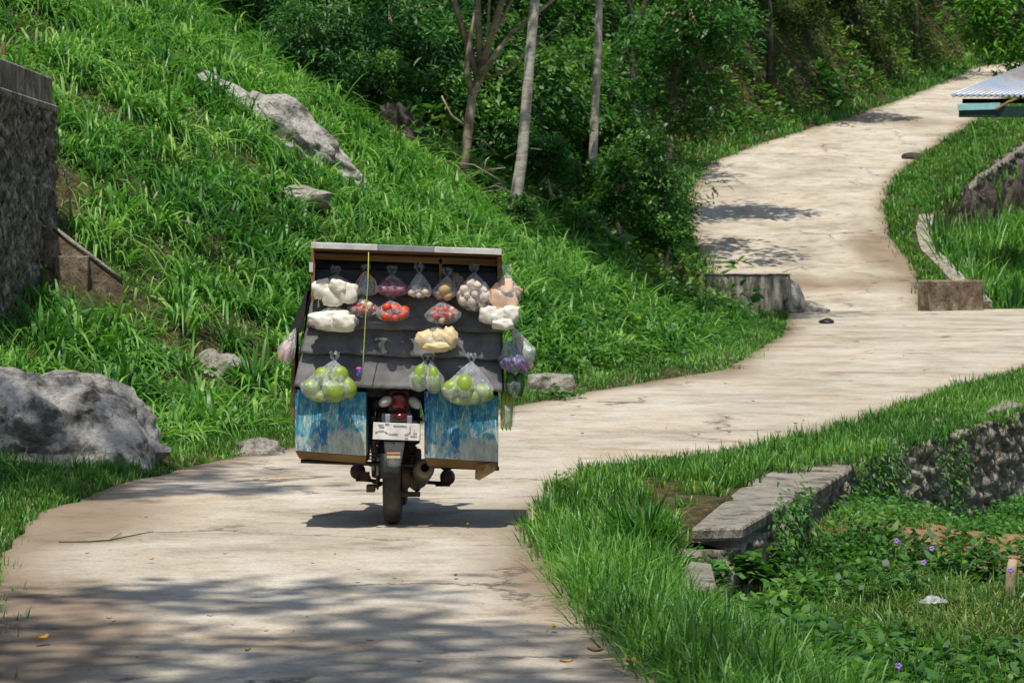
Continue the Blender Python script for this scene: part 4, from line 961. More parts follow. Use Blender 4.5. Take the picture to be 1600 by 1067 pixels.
mb.box(b(-.17,.12,.27), (.05,.1,.05)); mb.box(b(-.13,.0,.21), (.05,.12,.04)); mb.build('stand', M['rusty'], mc, bevel=.004)
for s, px_ in ((-1,0),(1,0)):
    mb = MB(); e_ = .24 if s < 0 else .33; z_ = .235 if s < 0 else .205; mb.tube([b(s*.10,.38,.22),b(s*e_,.38,z_)], .011, 8); mb.tube([b(s*(e_-.09),.38,z_),b(s*e_,.38,z_)], .016, 8); mb.build('foot_peg', M['black'], mc)
# body work
mb = MB(); mb.grid(lambda u,v: b(-.12*(1-.2*v)+.24*(1-.2*v)*u, -.24+v*.75, .70+.05*math.sin(PI*u)-.02*v), 8, 10); mb.build('seat', M['black'], mc, solid=.07)
mb = MB(); mb.box(b(0,.0,.66), (.20,.55,.08), taper=.85); mb.box(b(0,.45,.55), (.22,.4,.16), taper=.8); mb.build('side_panel', M['black'], mc, bevel=.02)
mb = MB(); mb.ell(b(0,.72,.70), (.11,.22,.09)); mb.box(b(0,.95,.62), (.26,.12,.42)); mb.build('leg_shield', M['jacket'], mc, bevel=.03)
mb = MB()
for s in (-1,1): mb.tube([b(s*.075,1.23,.27),b(s*.075,1.0,.82)], .018, 8)
mb.box(b(0,1.0,.78), (.19,.06,.03)); mb.build('fork', M['metal'], mc)
mb = MB(); mb.grid(lambda u,v: b(-.055+.11*u, 1.23+.31*math.cos(PI*(.15+.6*v)), .27+.31*math.sin(PI*(.15+.6*v))-.02*abs(u-.5)), 4, 12); mb.build('front_mudguard', M['black'], mc, solid=.006)
mb = MB(); mb.tube([b(-.34,.82,1.0),b(-.15,.92,1.0),b(0,.95,.96),b(.15,.92,1.0),b(.34,.82,1.0)], .012, 8)
for s in (-1,1): mb.tube([b(s*.36,.80,1.0),b(s*.24,.875,1.0)], .018, 8)
mb.tube([b(0,.95,.96),b(0,1.0,.8)], .02, 8); mb.build('handlebar', M['black'], mc)
mb = MB(); mb.ell(b(0,1.06,.93), (.09,.07,.08)); mb.build('headlight', M['lens'], mc)
# rear lights, plate, mudguard : placed from the photo in the plane v = -0.3
Yr = BY-.43
def pr(px, py, dv=0): return P(px,py,Yr+dv)
c_ = pr(623,628); tl = MB().ell(c_+Vector((0,.07,0)), (.048,.06,.055), 20, 12, f=lambda p: 1/max(.75,(abs(p.x)**4+abs(p.y)**4+abs(p.z)**4)**.25)).build('tail_light', M['red'], mc)
MB().box(c_+Vector((0,.10,.01)), (.13,.12,.14)).build('tail_housing', M['black'], mc, bevel=.02)
MB().ell(pr(625,650,.01), (.04,.03,.02)).build('reflector', M['red'], mc)
for px_, py_, rt in ((603,627,.45),(648,629,-.75)):
    o = MB().ell(pr(px_,py_,.05), (.045,.04,.030), 16, 10, rot=Matrix.Rotation(-rt,3,'Y')).build('turn_signal', M['lens'], mc)
    MB().tube([pr(px_,py_,.06), c_+Vector((0,.1,0))], .009, 6).build('stalk', M['black'], o)
    o.children[0].parent = mc; 
mb = MB(); mb.box(pr(618,652,.10)+Vector((0,0,0)), (.16,.04,.05)); mb.box(pr(606,655,.02), (.03,.02,.06)); mb.box(pr(640,656,.02), (.03,.02,.05)); mb.build('plate_bracket', M['guard'], mc, bevel=.006)
pc = pr(619.5,674,-.02); prot = Matrix.Rotation(.035,3,'Y')
pb = MB().box(pc, (.27,.006,.098), rot=prot).build('licence_plate', M['plate'], mc, bevel=.002)
mb = MB()
def mark(X_, Y_, w_, h_, rot_=0):
    cx, cz = (X_-585)/10.667/ (F/Yr), -(Y_-785)/10.667/(F/Yr)
    mb.box(pc+prot@Vector((cx,-.0055,cz)), (w_/10.667/(F/Yr),.003,h_/10.667/(F/Yr)), rot=prot@Matrix.Rotation(rot_,3,'Y'))
for q in ((425,662,70,16),(310,680,60,9),(335,715,90,8),(355,695,9,60),(330,782,90,11),(255,800,50,12,-.4),(415,805,60,9,.5),(535,826,150,15),(640,688,220,13),
          (810,750,14,110),(752,826,60,18),(790,803,60,12,-.3),(895,803,60,14),(870,850,110,9),(755,888,50,8),(880,760,8,40)): mark(*q)
ml = mb.build('plate_lettering', M['ink'], mc); ml.parent = pb
# plate text mesh was built in motorcycle space: the plate object sits at the motorcycle origin
mb = MB()
def mg(u, v):
    wtop, wbot = .118, .07; w_ = wtop+(wbot-wtop)*v**1.3; p_ = pr(616,690).lerp(pr(615,728),v); return p_+Vector(((u-.5)*w_, .02*(2*u-1)**2+.0+v*.03, .006*math.cos((u-.5)*PI)*(-v)))
mb.grid(mg, 8, 8); mgd = mb.build('rear_mudguard', M['guard'], mc, solid=.006)
mb = MB(); mb.grid(lambda u,v: b(-.06+.12*u, -.0+.325*math.cos(PI*(.98-.55*v)), .28+.325*math.sin(PI*(.98-.55*v))-.02*abs(u-.5)), 4, 14); mb.build('inner_mudguard', M['black'], mc, solid=.006)
MB().box(pr(615,708,-.012), (.078,.012,.010)).build('reflector', M['orange_r'], mc, bevel=.002)
MB().box(pr(615,713.5,-.008), (.078,.012,.018)).build('reflector', M['cream_r'], mc, bevel=.002)
MB().tube([pr(615,692,-.02),pr(615,692,0)], .008, 8).build('bolt', M['black'], mc)

# ------------------------------------------------------------------ RIDER
def skin_obj(name, verts, edges, radii, mat, parent, sub=2, root=0):
    me = bpy.data.meshes.new(name); me.from_pydata([Vector(v)-Vector(parent['_w']) for v in verts], edges, []); o = bpy.data.objects.new(name, me); C.objects.link(o); o.parent = parent; me.materials.append(mat)
    md = o.modifiers.new('skin', 'SKIN')
    for k, sv in enumerate(me.skin_vertices[0].data): sv.radius = (radii[k],radii[k]) if not isinstance(radii[k], tuple) else radii[k]; sv.use_root = (k == root)
    md.use_smooth_shade = True; s_ = o.modifiers.new('sub', 'SUBSURF'); s_.levels = sub; s_.render_levels = sub
    return o
rd = thing('person', tuple(b(0,.42,.30)), 'seated rider in dark clothes and helmet, only brown shoes showing below the load', 'person'); rd['_w'] = tuple(b(0,.42,.30))
J = {'pel': b(0,.42,.82), 'sp': b(0,.45,1.0), 'ch': b(0,.50,1.18), 'nk': b(0,.52,1.32), 'hd': b(0,.54,1.40)}
V_ = [J['pel'],J['sp'],J['ch'],J['nk'],J['hd']]; E_ = [(0,1),(1,2),(2,3),(3,4)]; R_ = [.15,.13,.16,.06,.07]
for s in (-1,1):
    k = len(V_); V_ += [b(s*.17,.52,1.24),b(s*.25,.66,1.05),b(s*.31,.82,1.03)]; E_ += [(2,k),(k,k+1),(k+1,k+2)]; R_ += [.06,.048,.035]
    k = len(V_); V_ += [b(s*.10,.45,.80),b(s*.20,.80,.74),b(s*.24,.52,.46)]; E_ += [(0,k),(k,k+1),(k+1,k+2)]; R_ += [.09,.07,.05]
skin_obj('body', V_, E_, R_, M['jacket'], rd)
for s, fu, fz in ((-1,-.225,.285),(1,.315,.25)):
    V_ = [b(s*.10,.44,.80),b(s*.20,.80,.74),b(fu*.95,.46,fz+.10),b(fu,.40,fz+.04)]; skin_obj('trouser_leg', V_, [(0,1),(1,2),(2,3)], [.10,.082,.062,.055], M['trousers'], rd, 1)
    V_ = [b(fu,.26,fz-.005),b(fu,.31,fz),b(fu,.41,fz),b(fu*1.02,.52,fz-.01)]; skin_obj('shoe', V_, [(0,1),(1,2),(2,3)], [.046,.052,.045,.032], M['shoe'], rd, 2)
    # hands: palm and five fingers round the grip
    V_ = [b(s*.31,.82,1.03),b(s*.315,.84,1.02)]; E_ = [(0,1)]; R_ = [.03,.035]
    for f_ in range(4):
        k = len(V_); dx = s*(.28+.022*f_); V_ += [b(dx,.855,1.025),b(dx,.88,1.005),b(dx,.865,.985),b(dx,.84,.982+.002*f_)]; E_ += [(1,k),(k,k+1),(k+1,k+2),(k+2,k+3)]; R_ += [.010,.009,.009,.008]
    k = len(V_); V_ += [b(s*.275,.83,1.01),b(s*.262,.85,.99),b(s*.262,.87,.985)]; E_ += [(1,k),(k,k+1),(k+1,k+2)]; R_ += [.012,.010,.009]
    skin_obj('hand', V_, E_, R_, M['skin'], rd, 1)
MB().ell(b(0,.57,1.43), (.075,.09,.10)).build('face', M['skin'], rd)
MB().ell(b(0,.545,1.475), (.115,.135,.105), 24, 14).build('helmet', M['helmet'], rd)

# ------------------------------------------------------------------ LOAD RACK
Yc_ = 16.40     # plane of the rear sheets
rk = thing('load_rack', (BX,Yc_+.3,.75), 'home made goods rack with a plank roof and black rubber sheets on the motorcycle', 'rack'); rk['_w'] = (BX,Yc_+.3,.75)
def R3(px, py, dv=0): return P(px,py,Yc_+dv)
# roof boards: rear edge high, sloping down ahead
def roofpiece(x0, x1, y0, y1, dv0, dv1, name, mat, th=.008):
    a0 = R3(x0,y0,dv0); a1 = R3(x1,y1,dv0); f0 = a0+Vector((.0,dv1-dv0,-.11)); f1 = a1+Vector((0,dv1-dv0,-.11))
    d_ = Vector((0,0,-th)); mb = MB(); mb.hexa([a0+d_,a1+d_,f1+d_,f0+d_,a0,a1,f1,f0]); return mb.build(name, mat, rk, bevel=.002)
roofpiece(486,784,380.5,391.5,-.17,.55,'roof_board', M['wood'], .012)
roofpiece(486,590,378,381.8,-.185,.56,'roof_cover', M['white_board'], .007); roofpiece(591,678,382,385.3,-.185,.56,'roof_cover', M['grey_board'], .007); roofpiece(679,784,385.5,389,-.185,.56,'roof_cover', M['white_board'], .007)
def strip_box(x0, ya0, yb0, x1, ya1, yb1, dv, th, name, mat, **kw):
    """upright board: left x0 from row ya0 to yb0, right x1 from ya1 to yb1"""
    f_ = [R3(x0,yb0,dv),R3(x1,yb1,dv),R3(x1,ya1,dv),R3(x0,ya0,dv)]; bk = [q_+Vector((0,th,0)) for q_ in f_]
    mb = MB(); mb.hexa([f_[0],f_[1],bk[1],bk[0],f_[3],f_[2],bk[2],bk[3]]); return mb.build(name, mat, rk, **kw)
strip_box(486,379.5,388,590,383,391.5,-.198,.012,'fascia',M['white_board'],bevel=.002); strip_box(590.6,383.2,391.5,678,386,394.5,-.197,.012,'fascia',M['grey_board'],bevel=.002); strip_box(678.6,386.2,394.5,784,389.5,398.5,-.198,.012,'fascia',M['white_board'],bevel=.002)
strip_box(489,396,405,782,405,416,.02,.03,'rafter_beam',M['wood'],bevel=.003)
# posts
for x0,x1,y0,y1,dv in ((486,492,392,470,-.02),(777,784,400,470,-.02),(686,691,404,440,.02),(489,495,392,600,.5),(776,783,398,600,.5)):
    strip_box(x0,y0,y1,x1,y0,y1,dv,.03,'post',M['wood'],bevel=.002)
strip_box(483,410,425,489,410,425,-.03,.02,'post_foot',M['white_board'])
# dark inner box
def quadsheet(c00, c10, c11, c01, name, mat, nu=24, nv=10, amp=.006, solid=.003, ragged=0, seed=0, sag=0, parent=None):
    def f_(u, v):
        p_ = (Vector(c00)*(1-u)+Vector(c10)*u)*(1-v)+(Vector(c01)*(1-u)+Vector(c11)*u)*v
        w_ = noise.noise(Vector((u*5+seed,v*2.5,seed*1.3)))*amp+noise.noise(Vector((u*14+seed,v*5,seed)))*amp*.4
        p_.y -= w_+sag*math.sin(PI*v); p_.z += ragged*v*(noise.noise(Vector((u*7,seed,3)))+.6*noise.noise(Vector((u*22,seed,7)))); return p_
    mb = MB(); mb.grid(f_, nu, nv); o = mb.build(name, mat, parent or rk, solid=solid); return o
quadsheet(R3(490,404,.10),R3(782,408,.10),R3(786,610,.10),R3(462,610,.10),'rear_lining',M['tarp_dark'],seed=1)
quadsheet(R3(488,392,.0),R3(488,392,.6),R3(462,612,.6),R3(461,612,.0),'side_sheet',M['tarp_dark'],seed=2)
quadsheet(R3(783,398,.0),R3(783,398,.6),R3(786,612,.6),R3(786,612,.0),'side_sheet',M['tarp_dark'],seed=3)
quadsheet(R3(490,400,.6),R3(783,405,.6),R3(786,612,.6),R3(462,612,.6),'front_sheet',M['tarp_dark'],seed=4)
mb = MB(); mb.box(((R3(462,612).x+R3(786,612).x)/2,Yc_+.31,.83), (1.16,.56,.02)); mb.build('floor_board', M['wood'], rk)
# tier shelves behind the sheets
# rubber sheets, each lapping the one below
def sheet(xl0, xr0, yt0, yt1, xl1, xr1, yb0, yb1, dvt, dvb, seed, mat='rubber_sheet', ragged=.012, name='rubber_sheet'):
    return quadsheet(R3(xl0,yt0,dvt),R3(xr0,yt1,dvt),R3(xr1,yb1,dvb),R3(xl1,yb0,dvb),name,M[mat],60,10,.009,.004,ragged,seed)
sheet(491,780,418,424,489,781,462,468,.07,.045,11,'tarp_dark',.006)
sheet(488,784,454,459,478,785,512,520,.06,.0,12)
sheet(480,785,505,512,469,784,551,562,.045,-.02,13)
sheet(472,783,545,554,459,785,603,612,.03,-.05,14,ragged=.012)
sh_ = quadsheet(R3(487,455,.03),R3(479,455,.25),R3(452,520,.3),R3(470,520,-.01),'side_flap',M['tarp_dark'],10,8,seed=21)
# side boards seen edge on left, lower
strip_box(455,520,655,461,520,660,.12,.30,'side_board',M['wood_brown'],bevel=.004)
strip_box(783,560,655,788,560,655,.12,.30,'side_board',M['wood_brown'],bevel=.004)
mb = MB(); mb.tube([R3(577,655,.15),R3(660,655,.15)], .012, 6); mb.tube([R3(470,720,.3),R3(780,732,.3)], .014, 6); mb.build('cross_bar', M['black'], rk)
mb = MB(); mb.box(((R3(660,600).x+R3(572,600).x)/2,Yc_+.36,.78), (.34,.4,.04)); mb.build('carrier', M['black'], rk)
# blue crates
def crate(x0, x1, yt0, yt1, yb0, yb1, bot, label, seed):
    dv = .02; D_ = .44
    th = thing('wooden_crate', tuple(R3((x0+x1)/2,yb0+bot,dv+D_/2)), label, 'crate'); th['_w'] = tuple(th.location)
    a0,a1,c1,c0 = R3(x0,yt0,dv),R3(x1,yt1,dv),R3(x1,yb1,dv),R3(x0,yb0,dv)
    def board(p0,p1,p2,p3,off,name,mat):
        off = Vector(off); mb = MB(); mb.hexa([p3,p2,p2+off,p3+off,p0,p1,p1+off,p0+off]); return mb.build(name, mat, th, bevel=.003)
    board(a0,a1,c1,c0,(0,.014,0),'rear_panel',M['blue'])
    back = Vector((0,D_,0)); i_ = Vector((0,.0155,0))
    board(a0+i_,a0+back,c0+back,c0+i_,(.014,0,0),'side_panel',M['blue']); board(a1+i_-Vector((.014,0,0)),a1+back-Vector((.014,0,0)),c1+back-Vector((.014,0,0)),c1+i_-Vector((.014,0,0)),(.014,0,0),'side_panel',M['blue'])
    board(a0+back,a1+back,c1+back,c0+back,(0,.014,0),'front_panel',M['blue'])
    # corner batten
    dz = Vector((0,0,-(bot)/(F/Yc_)))
    mb = MB(); n0 = c0+Vector((0,.006,-.002)); n1 = c1+Vector((0,.006,-.002))
    mb.hexa([n0+dz+Vector((.02,.06,0)),n1+dz+Vector((-.008,.06,0)),n1+dz+back*.98,n0+dz+back*.98,n0,n1,n1+back*.97,n0+back*.97]); mb.build('bottom_beam', M['wood_brown'], th, bevel=.004)
    return th
crate(461,572,608,612,704,712,13,'peeling blue wooden crate hung on the left side of the motorcycle',1)
cr_ = crate(663,778,610,618,715,722,14,'peeling blue wooden crate hung on the right side of the motorcycle',2)
mb = MB(); dvp = -.0
a_ = [R3(743,727,dvp),R3(775,722,dvp),R3(773,736,dvp),R3(749,750,dvp),R3(742,748,dvp)]; bk = [q_+Vector((0,.02,0)) for q_ in a_]
mb.add(a_+bk, [(4,3,2,1,0),(5,6,7,8,9)]+[(i_,(i_+1)%5,5+(i_+1)%5,5+i_) for i_ in range(5)]); mb.build('hanging_flap', M['wood_brown'], cr_, bevel=.002)

# ------------------------------------------------------------------ BAGS AND THEIR CONTENTS
S = F/Yc_
def lump_mesh(kind):
    mb = MB()
    if kind == 'chili':
        mb.tube([(-.5,0,0),(-.25,0,.05),(.1,0,.05),(.4,0,-.02),(.6,0,-.1)], [.09,.14,.13,.09,.02], 8)
    elif kind in ('bean','cuke','radish'):
        mb.tube([(0,0,-.5),(.02,0,-.25),(.03,0,.1),(0,0,.4),(0,0,.5)], [.5,.9,1,.8,.3], 10)
    elif kind == 'cake':
        mb.ell((0,0,0), (1,1,1), 26, 16, f=lambda p: min(1.25, 1/max(.6,(abs(p.x)**5+abs(p.y)**5+abs(p.z)**5)**.2))*(1+.22*noise.noise(p*1.8)+.08*noise.noise(p*5)))
    elif kind == 'mango':
        mb.ell((0,0,0), (1,1,1), 18, 12, f=lambda p: 1+.12*p.z*abs(p.z)+.05*p.x)
    elif kind == 'garlic':
        mb.ell((0,0,0), (1,1,1), 20, 10, f=lambda p: (1+.06*math.cos(6*math.atan2(p.y,p.x)))*(1+.35*max(0,p.z-.8)*4))
    elif kind == 'leaf':
        mb.ell((0,0,0), (1,1,1), 28, 18, f=lambda p: 1+.22*noise.noise(p*2)+.14*noise.noise(p*6))
    else:
        mb.ell((0,0,0), (1,1,1), 16, 10, f=lambda p: 1+.10*noise.noise(p*1.7+Vector((3,1,2))))
    return mb.mesh(kind)
lumps = {}
def lump(name, kind, mat, loc, scale, rot, label, cat, group):
    key = (kind, mat)
    if key not in lumps:
        lumps[key] = lump_mesh(kind); lumps[key].materials.append(M[mat]); lumps[key].name = name
    o = bpy.data.objects.new(name, lumps[key]); C.objects.link(o); o.location = loc; o.scale = scale; o.rotation_euler = rot
    return tag(o, label, cat, group)
def bag_mesh(c, w_, h_, d_, knot, mat, seed, name='shopping_bag', label='', loops=True, flare=True):
    """c: centre of the bulging part, knot: where it gathers"""
    th = thing(name, tuple(knot), label, 'bag'); th['_w'] = tuple(knot); mb = MB(); nu, nv = 64, 34
    c = Vector(c); knot = Vector(knot); zb = c.z-h_/2
    def f_(u, v):
        a_ = 2*PI*u; z = zb+(knot.z-zb)*v
        tm = min(.55, (h_*.95)/(knot.z-zb+1e-6)*.55)
        if v < tm: r = math.sqrt(max(0,1-((tm-v)/tm)**2.2))
        else: r = (1-((v-tm)/(1-tm)))**.85
        r = max(r, .03); wr = 1+.035*noise.noise(Vector((math.cos(a_)*6,math.sin(a_)*6,v*7+seed)))+.12*noise.noise(Vector((math.cos(a_)*2.2,math.sin(a_)*2.2,v*2.5+seed)))+(.07*math.sin(a_*9+seed+3*noise.noise(Vector((v*3,seed,1)))) if v > tm else .02*math.sin(a_*7+seed))
        cx = c.lerp(knot, max(0,(v-tm)/(1-tm))) if v > tm else c
        return Vector((cx.x+math.cos(a_)*w_/2*r*wr, cx.y+math.sin(a_)*d_/2*r*wr, z))
    mb.grid(f_, nu, nv); mb.build('plastic_film', mat, th)
    if loops:
        for s in (-1,1):
            mb = MB(); hh = min(.055, w_*.36); wd_ = min(.034, w_*.24)
            def hf(u, v):
                return knot+Vector((s*(.004+.011*math.sin(PI*min(1,v*.9)))+(u-.5)*wd_*(.25+.9*v)*(1+.5*noise.noise(Vector((v*4+seed,s,1)))), .010*math.sin(u*9+v*5+seed), -.01+hh*v*(1+.3*noise.noise(Vector((u*3,seed,s))))))
            mb.grid(hf, 8, 7); mb.build('handle', mat, th)
    return th
def fill(c, w_, h_, d_, n, name, kind, mat, size, label, cat, group, seed, rotj=.6, face=-.1):
    r_ = random.Random(seed); c = Vector(c); pts = []; tries = 0; mn = size[0]*1.45
    while len(pts) < n and tries < 4000:
        tries += 1; a_ = r_.uniform(0,2*PI); q_ = math.sqrt(r_.random())*.82
        x_ = math.cos(a_)*q_*(w_/2-size[0]*.5); z_ = math.sin(a_)*q_*(h_/2-size[2]*.4); y_ = r_.uniform(-.5,.35)*(d_/2)
        p_ = Vector((x_,y_,z_))
        if all((p_-o_).length > mn for o_ in pts): pts.append(p_)
        if tries%400 == 399: mn *= .85
    for p_ in pts:
        s_ = r_.uniform(.72,1.2); lump(name, kind, mat, tuple(c+p_), tuple(q*s_ for q in size), (r_.uniform(-rotj,rotj),r_.uniform(-rotj,rotj)*1.4,r_.uniform(-rotj,rotj)), label, cat, group)
def BG(px, py, wpx, hpx, kx, ky, dv, depth, mat, label, seed, **kw):
    c = R3(px,py,dv); knot = R3(kx,ky,dv+.02); w_, h_ = wpx/S, hpx/S
    bag_mesh(c, w_, h_, depth, knot, M[mat], seed, label=label, **kw); return c, w_, h_
def item(c, dx, dz, dy, size, rot, name, kind, mat, label, cat, group=None):
    return lump(name, kind, mat, tuple(Vector(c)+Vector((dx/S,dy,-dz/S))), tuple(q/S if q > .9 else q for q in size), rot, label, cat, group)
# row A
dA = -.07
c,w_,h_ = BG(526,455,74,40,525,428,dA,.12,'bag_thin','clear bag of white bean curd, first in the top row from the left',1)
for k,(dx,dz,sx,sz) in enumerate(((-22,-4,15,14),(-4,6,17,16),(16,2,19,15),(4,-8,14,10))):
    item(c,dx,dz,-.01*k,(sx,12,sz),(0,.2*(k-1),0),'bean_curd','cake','tofu','white lump of bean curd in the first bag of the top row','food','bean curd in the first top bag')
c,w_,h_ = BG(574,450,36,26,572,423,dA+.03,.06,'bag_milky','small see-through bag with an orange rim, second in the top row',2)
mb = MB(); mb.tube([R3(554,446,dA-.01),R3(566,428,dA-.01),R3(572,424,dA-.01)], [.004,.004,.003], 6); mb.tube([R3(572,424,dA-.01),R3(586,438,dA-.01),R3(592,457,dA-.01)], [.003,.004,.004], 6); mb.build('orange_rim', M['orange_r'], bpy.data.objects[[o.name for o in bpy.data.objects if o.get('label','').startswith('small see-through bag')][0]])
c,w_,h_ = BG(614,450,52,28,613,428,dA,.10,'bag_thin','clear bag of purple shallots in the top row',3)
fill(c,w_,h_,.09,11,'shallot','round','shallot',(.027,.025,.027),'purple shallot in the clear bag of the top row','vegetable','shallots in the top row bag',3)
c,w_,h_ = BG(656,455,42,20,655,424,dA,.08,'bag','clear bag of small pale bulbs with a tall gathered neck, fourth in the top row',4)
fill(c,w_,h_,.08,8,'garlic_bulb','garlic','garlic',(.020,.02,.020),'small pale bulb in the tall necked bag of the top row','vegetable','small bulbs in the tall necked bag',4)
c,w_,h_ = BG(695,457,40,22,699,430,dA,.09,'bag','clear bag of tan potatoes, fifth in the top row',5)
fill(c,w_,h_,.08,4,'potato','round','potato',(.036,.03,.032),'tan potato in the fifth bag of the top row','vegetable','potatoes in the fifth top bag',5)
c,w_,h_ = BG(714,444,24,34,707,424,dA+.04,.07,'bag_thin','narrow bag of brown roots wedged behind the potato bag',6,loops=False)
fill(c,w_,h_,.06,4,'ginger_root','round','ginger',(.026,.022,.034),'brown root in the narrow bag behind the potatoes','vegetable','roots in the narrow bag',6)
c,w_,h_ = BG(742,460,58,54,741,425,dA-.03,.14,'bag_thin','bulging clear bag of white garlic bulbs, sixth in the top row',7)
fill(c,w_,h_,.13,19,'garlic_bulb','garlic','garlic',(.027,.026,.026),'white garlic bulb in the bulging sixth bag of the top row','vegetable','garlic in the bulging top bag',7)
c,w_,h_ = BG(790,460,48,44,792,426,dA-.02,.12,'bag','clear bag of orange crackers hanging at the right end of the top row',8)
fill(c,w_,h_,.11,7,'cracker','cake','cracker',(.040,.012,.045),'orange and white cracker in the bag at the right end of the top row','food','crackers in the right end bag',8)
# row B
dB = -.10
c,w_,h_ = BG(521,500,80,38,522,476,dB,.13,'bag_thin','clear bag holding long white cakes, lower left of the upper sheets',9)
for k,(dx,dz,sx,sz,ry) in enumerate(((-4,-4,33,10,-.05),(4,8,30,9,.1),(-18,2,18,9,.3),(18,2,18,11,.15))):
    item(c,dx,dz,-.012*k+.01,(sx,12,sz),(0,ry,0),'rice_cake','cake','tofu','long white cake in the lower left clear bag','food','white cakes in the lower left bag')
c,w_,h_ = BG(568,482,50,28,566,464,dB+.02,.10,'bag_thin','clear bag of mixed red chilies left of the tomato bag',10)
fill(c,w_,h_,.09,20,'chili','chili','chili',(.055,.075,.075),'red chili in the bag left of the tomatoes','vegetable','chilies left of the tomatoes',10)
fill(c,w_,h_,.09,4,'candlenut','round','corn',(.016,.016,.016),'pale yellow nut among the chilies left of the tomatoes','food','nuts among the chilies',13)
c,w_,h_ = BG(613,488,54,28,611,468,dB+.0,.10,'bag_thin','clear bag of ripe red and orange tomatoes in the second row',11)
fill(c,w_,h_,.09,8,'tomato','round','tomato',(.029,.028,.027),'ripe red tomato in the clear bag of the second row','vegetable','tomatoes in the second row bag',11)
c,w_,h_ = BG(692,490,56,34,692,470,dB,.10,'bag_thin','clear bag of red chilies alone under the potato bag',12)
fill(c,w_,h_,.09,24,'chili','chili','chili',(.058,.08,.08),'red chili in the bag alone under the potatoes','vegetable','chilies under the potatoes',12)
fill(c,w_,h_,.09,4,'tomato','round','cracker',(.018,.018,.02),'pale orange tomato among the chilies under the potatoes','vegetable','pale tomatoes among the chilies',14)
c,w_,h_ = BG(781,494,62,34,783,472,dB-.01,.13,'bag_thin','clear bag of white bean curd at the right end of the second row',15)
for k,(dx,dz,sx,sz,ry) in enumerate(((-17,-3,14,13,.1),(2,2,15,13,-.3),(18,-4,13,12,.2),(6,12,17,8,0))):
    item(c,dx,dz,-.012*k+.01,(sx,12,sz),(0,ry,0),'bean_curd','cake','tofu','white lump of bean curd in the right end bag of the second row','food','bean curd in the right end bag')
# row C
c,w_,h_ = BG(683,531,70,34,684,508,dB-.01,.12,'bag_thin','clear bag of pale yellow crumbly snacks alone in the third row',16,loops=False)
for k,(dx,dz,sx,sz,ry) in enumerate(((-16,0,18,15,.3),(2,-4,12,13,0),(19,-3,14,17,-.2),(2,10,24,9,0))):
    item(c,dx,dz,-.01*k+.01,(sx,13,sz),(0,ry,0),'snack_cake','leaf','corn','pale yellow snack lump in the third row bag','food','snack lumps in the third row bag')
# row D : green mangoes
dD = -.13
c,w_,h_ = BG(512,603,84,52,523,562,dD,.15,'bag','clear bag of round green mangoes hanging before the left blue crate',17)
gm = 'green mangoes in the left bag'
for dx,dz,dy,rx,rz,ry in ((-26,4,0,15,13,.8),(-9,-14,.02,14,14,0),(17,-14,.01,15,16,.2),(8,8,-.03,19,15,.7),(32,5,0,13,16,-.2),(-12,17,0,13,9,0)):
    item(c,dx,dz,dy,(rx,13,rz),(0,ry,0),'mango','mango','mango','green mango in the bag before the left blue crate','fruit',gm)
c,w_,h_ = BG(655,590,34,44,665,562,dD+.01,.09,'bag','narrow clear bag with one long green mango, left of a matching pair',18)
item(c,-1,0,0,(11,11,20),(0,.25,0),'mango','mango','mango','single green mango in the left bag of the narrow pair','fruit')
c,w_,h_ = BG(679,592,30,46,673,562,dD+.0,.09,'bag','narrow clear bag with one long green mango, right of a matching pair',19)
item(c,-1,2,0,(10,11,20),(0,-.1,0),'mango','mango','mango','single green mango in the right bag of the narrow pair','fruit')
c,w_,h_ = BG(730,609,80,50,737,564,dD,.15,'bag','clear bag of green mangoes hanging before the right blue crate',20)
for dx,dz,dy,rx,rz,ry in ((-24,0,0,17,14,-.5),(-4,-5,-.03,14,17,0),(24,5,0,17,12,.5),(-8,17,.01,16,8,0),(-14,-14,.03,10,8,0),(10,12,.0,12,12,0)):
    item(c,dx,dz,dy,(rx,13,rz),(0,ry,0),'mango','mango','mango','green mango in the bag before the right blue crate','fruit','green mangoes in the right bag')
# bags on the sides
c,w_,h_ = BG(820,548,34,50,800,508,.0,.12,'bag_green','translucent greenish bag of vegetables sticking out highest on the right side',21,loops=False)
item(c,0,4,0,(9,9,26),(0,-.45,0),'cabbage_leaf','leaf','pinkroot','pale vegetable in the greenish side bag','vegetable')
c,w_,h_ = BG(801,564,42,34,792,530,-.06,.13,'bag_purple','lilac plastic bag of aubergines on the right side',22,loops=False)
for dx,dz,ry in ((-8,6,-.3),(4,4,-.5),(13,8,-.7)): item(c,dx,dz,0,(5,5,26),(0,ry,0),'aubergine','cuke','eggplant','dark purple aubergine in the lilac side bag','vegetable','aubergines in the lilac bag')
c,w_,h_ = BG(804,600,32,44,800,578,.0,.12,'bag','clear bag of dark green cucumbers under the lilac bag',23,loops=False)
for dx,dz,sx in ((-7,0,8),(7,0,9)): item(c,dx,dz,-.02,(sx,8,36),(0,.05,0),'cucumber','cuke','cucumber','dark green cucumber in the clear bag under the lilac bag','vegetable','cucumbers in the side bag')
c,w_,h_ = BG(793,640,24,64,793,606,.05,.1,'bag','long narrow bag of yellow green beans lowest on the right side',24,loops=False)
for dx,sx in ((-7,4),(-1,4),(5,4)): item(c,dx,0,-.02,(sx,4,62),(0,.06,0),'long_bean','bean','bean','yellow green stalk in the long narrow side bag','vegetable','stalks in the narrow side bag')
c,w_,h_ = BG(447,545,28,50,462,512,.05,.12,'bag_milky','milky bag of pink and white radishes sticking out on the left side',25,loops=False)
for dx,dz,ry in ((-4,2,.4),(3,4,.3)): item(c,dx,dz,0,(6,6,32),(0,ry,0),'radish','radish','pinkroot','pink and white radish in the bag on the left side','vegetable','radishes in the left side bag')
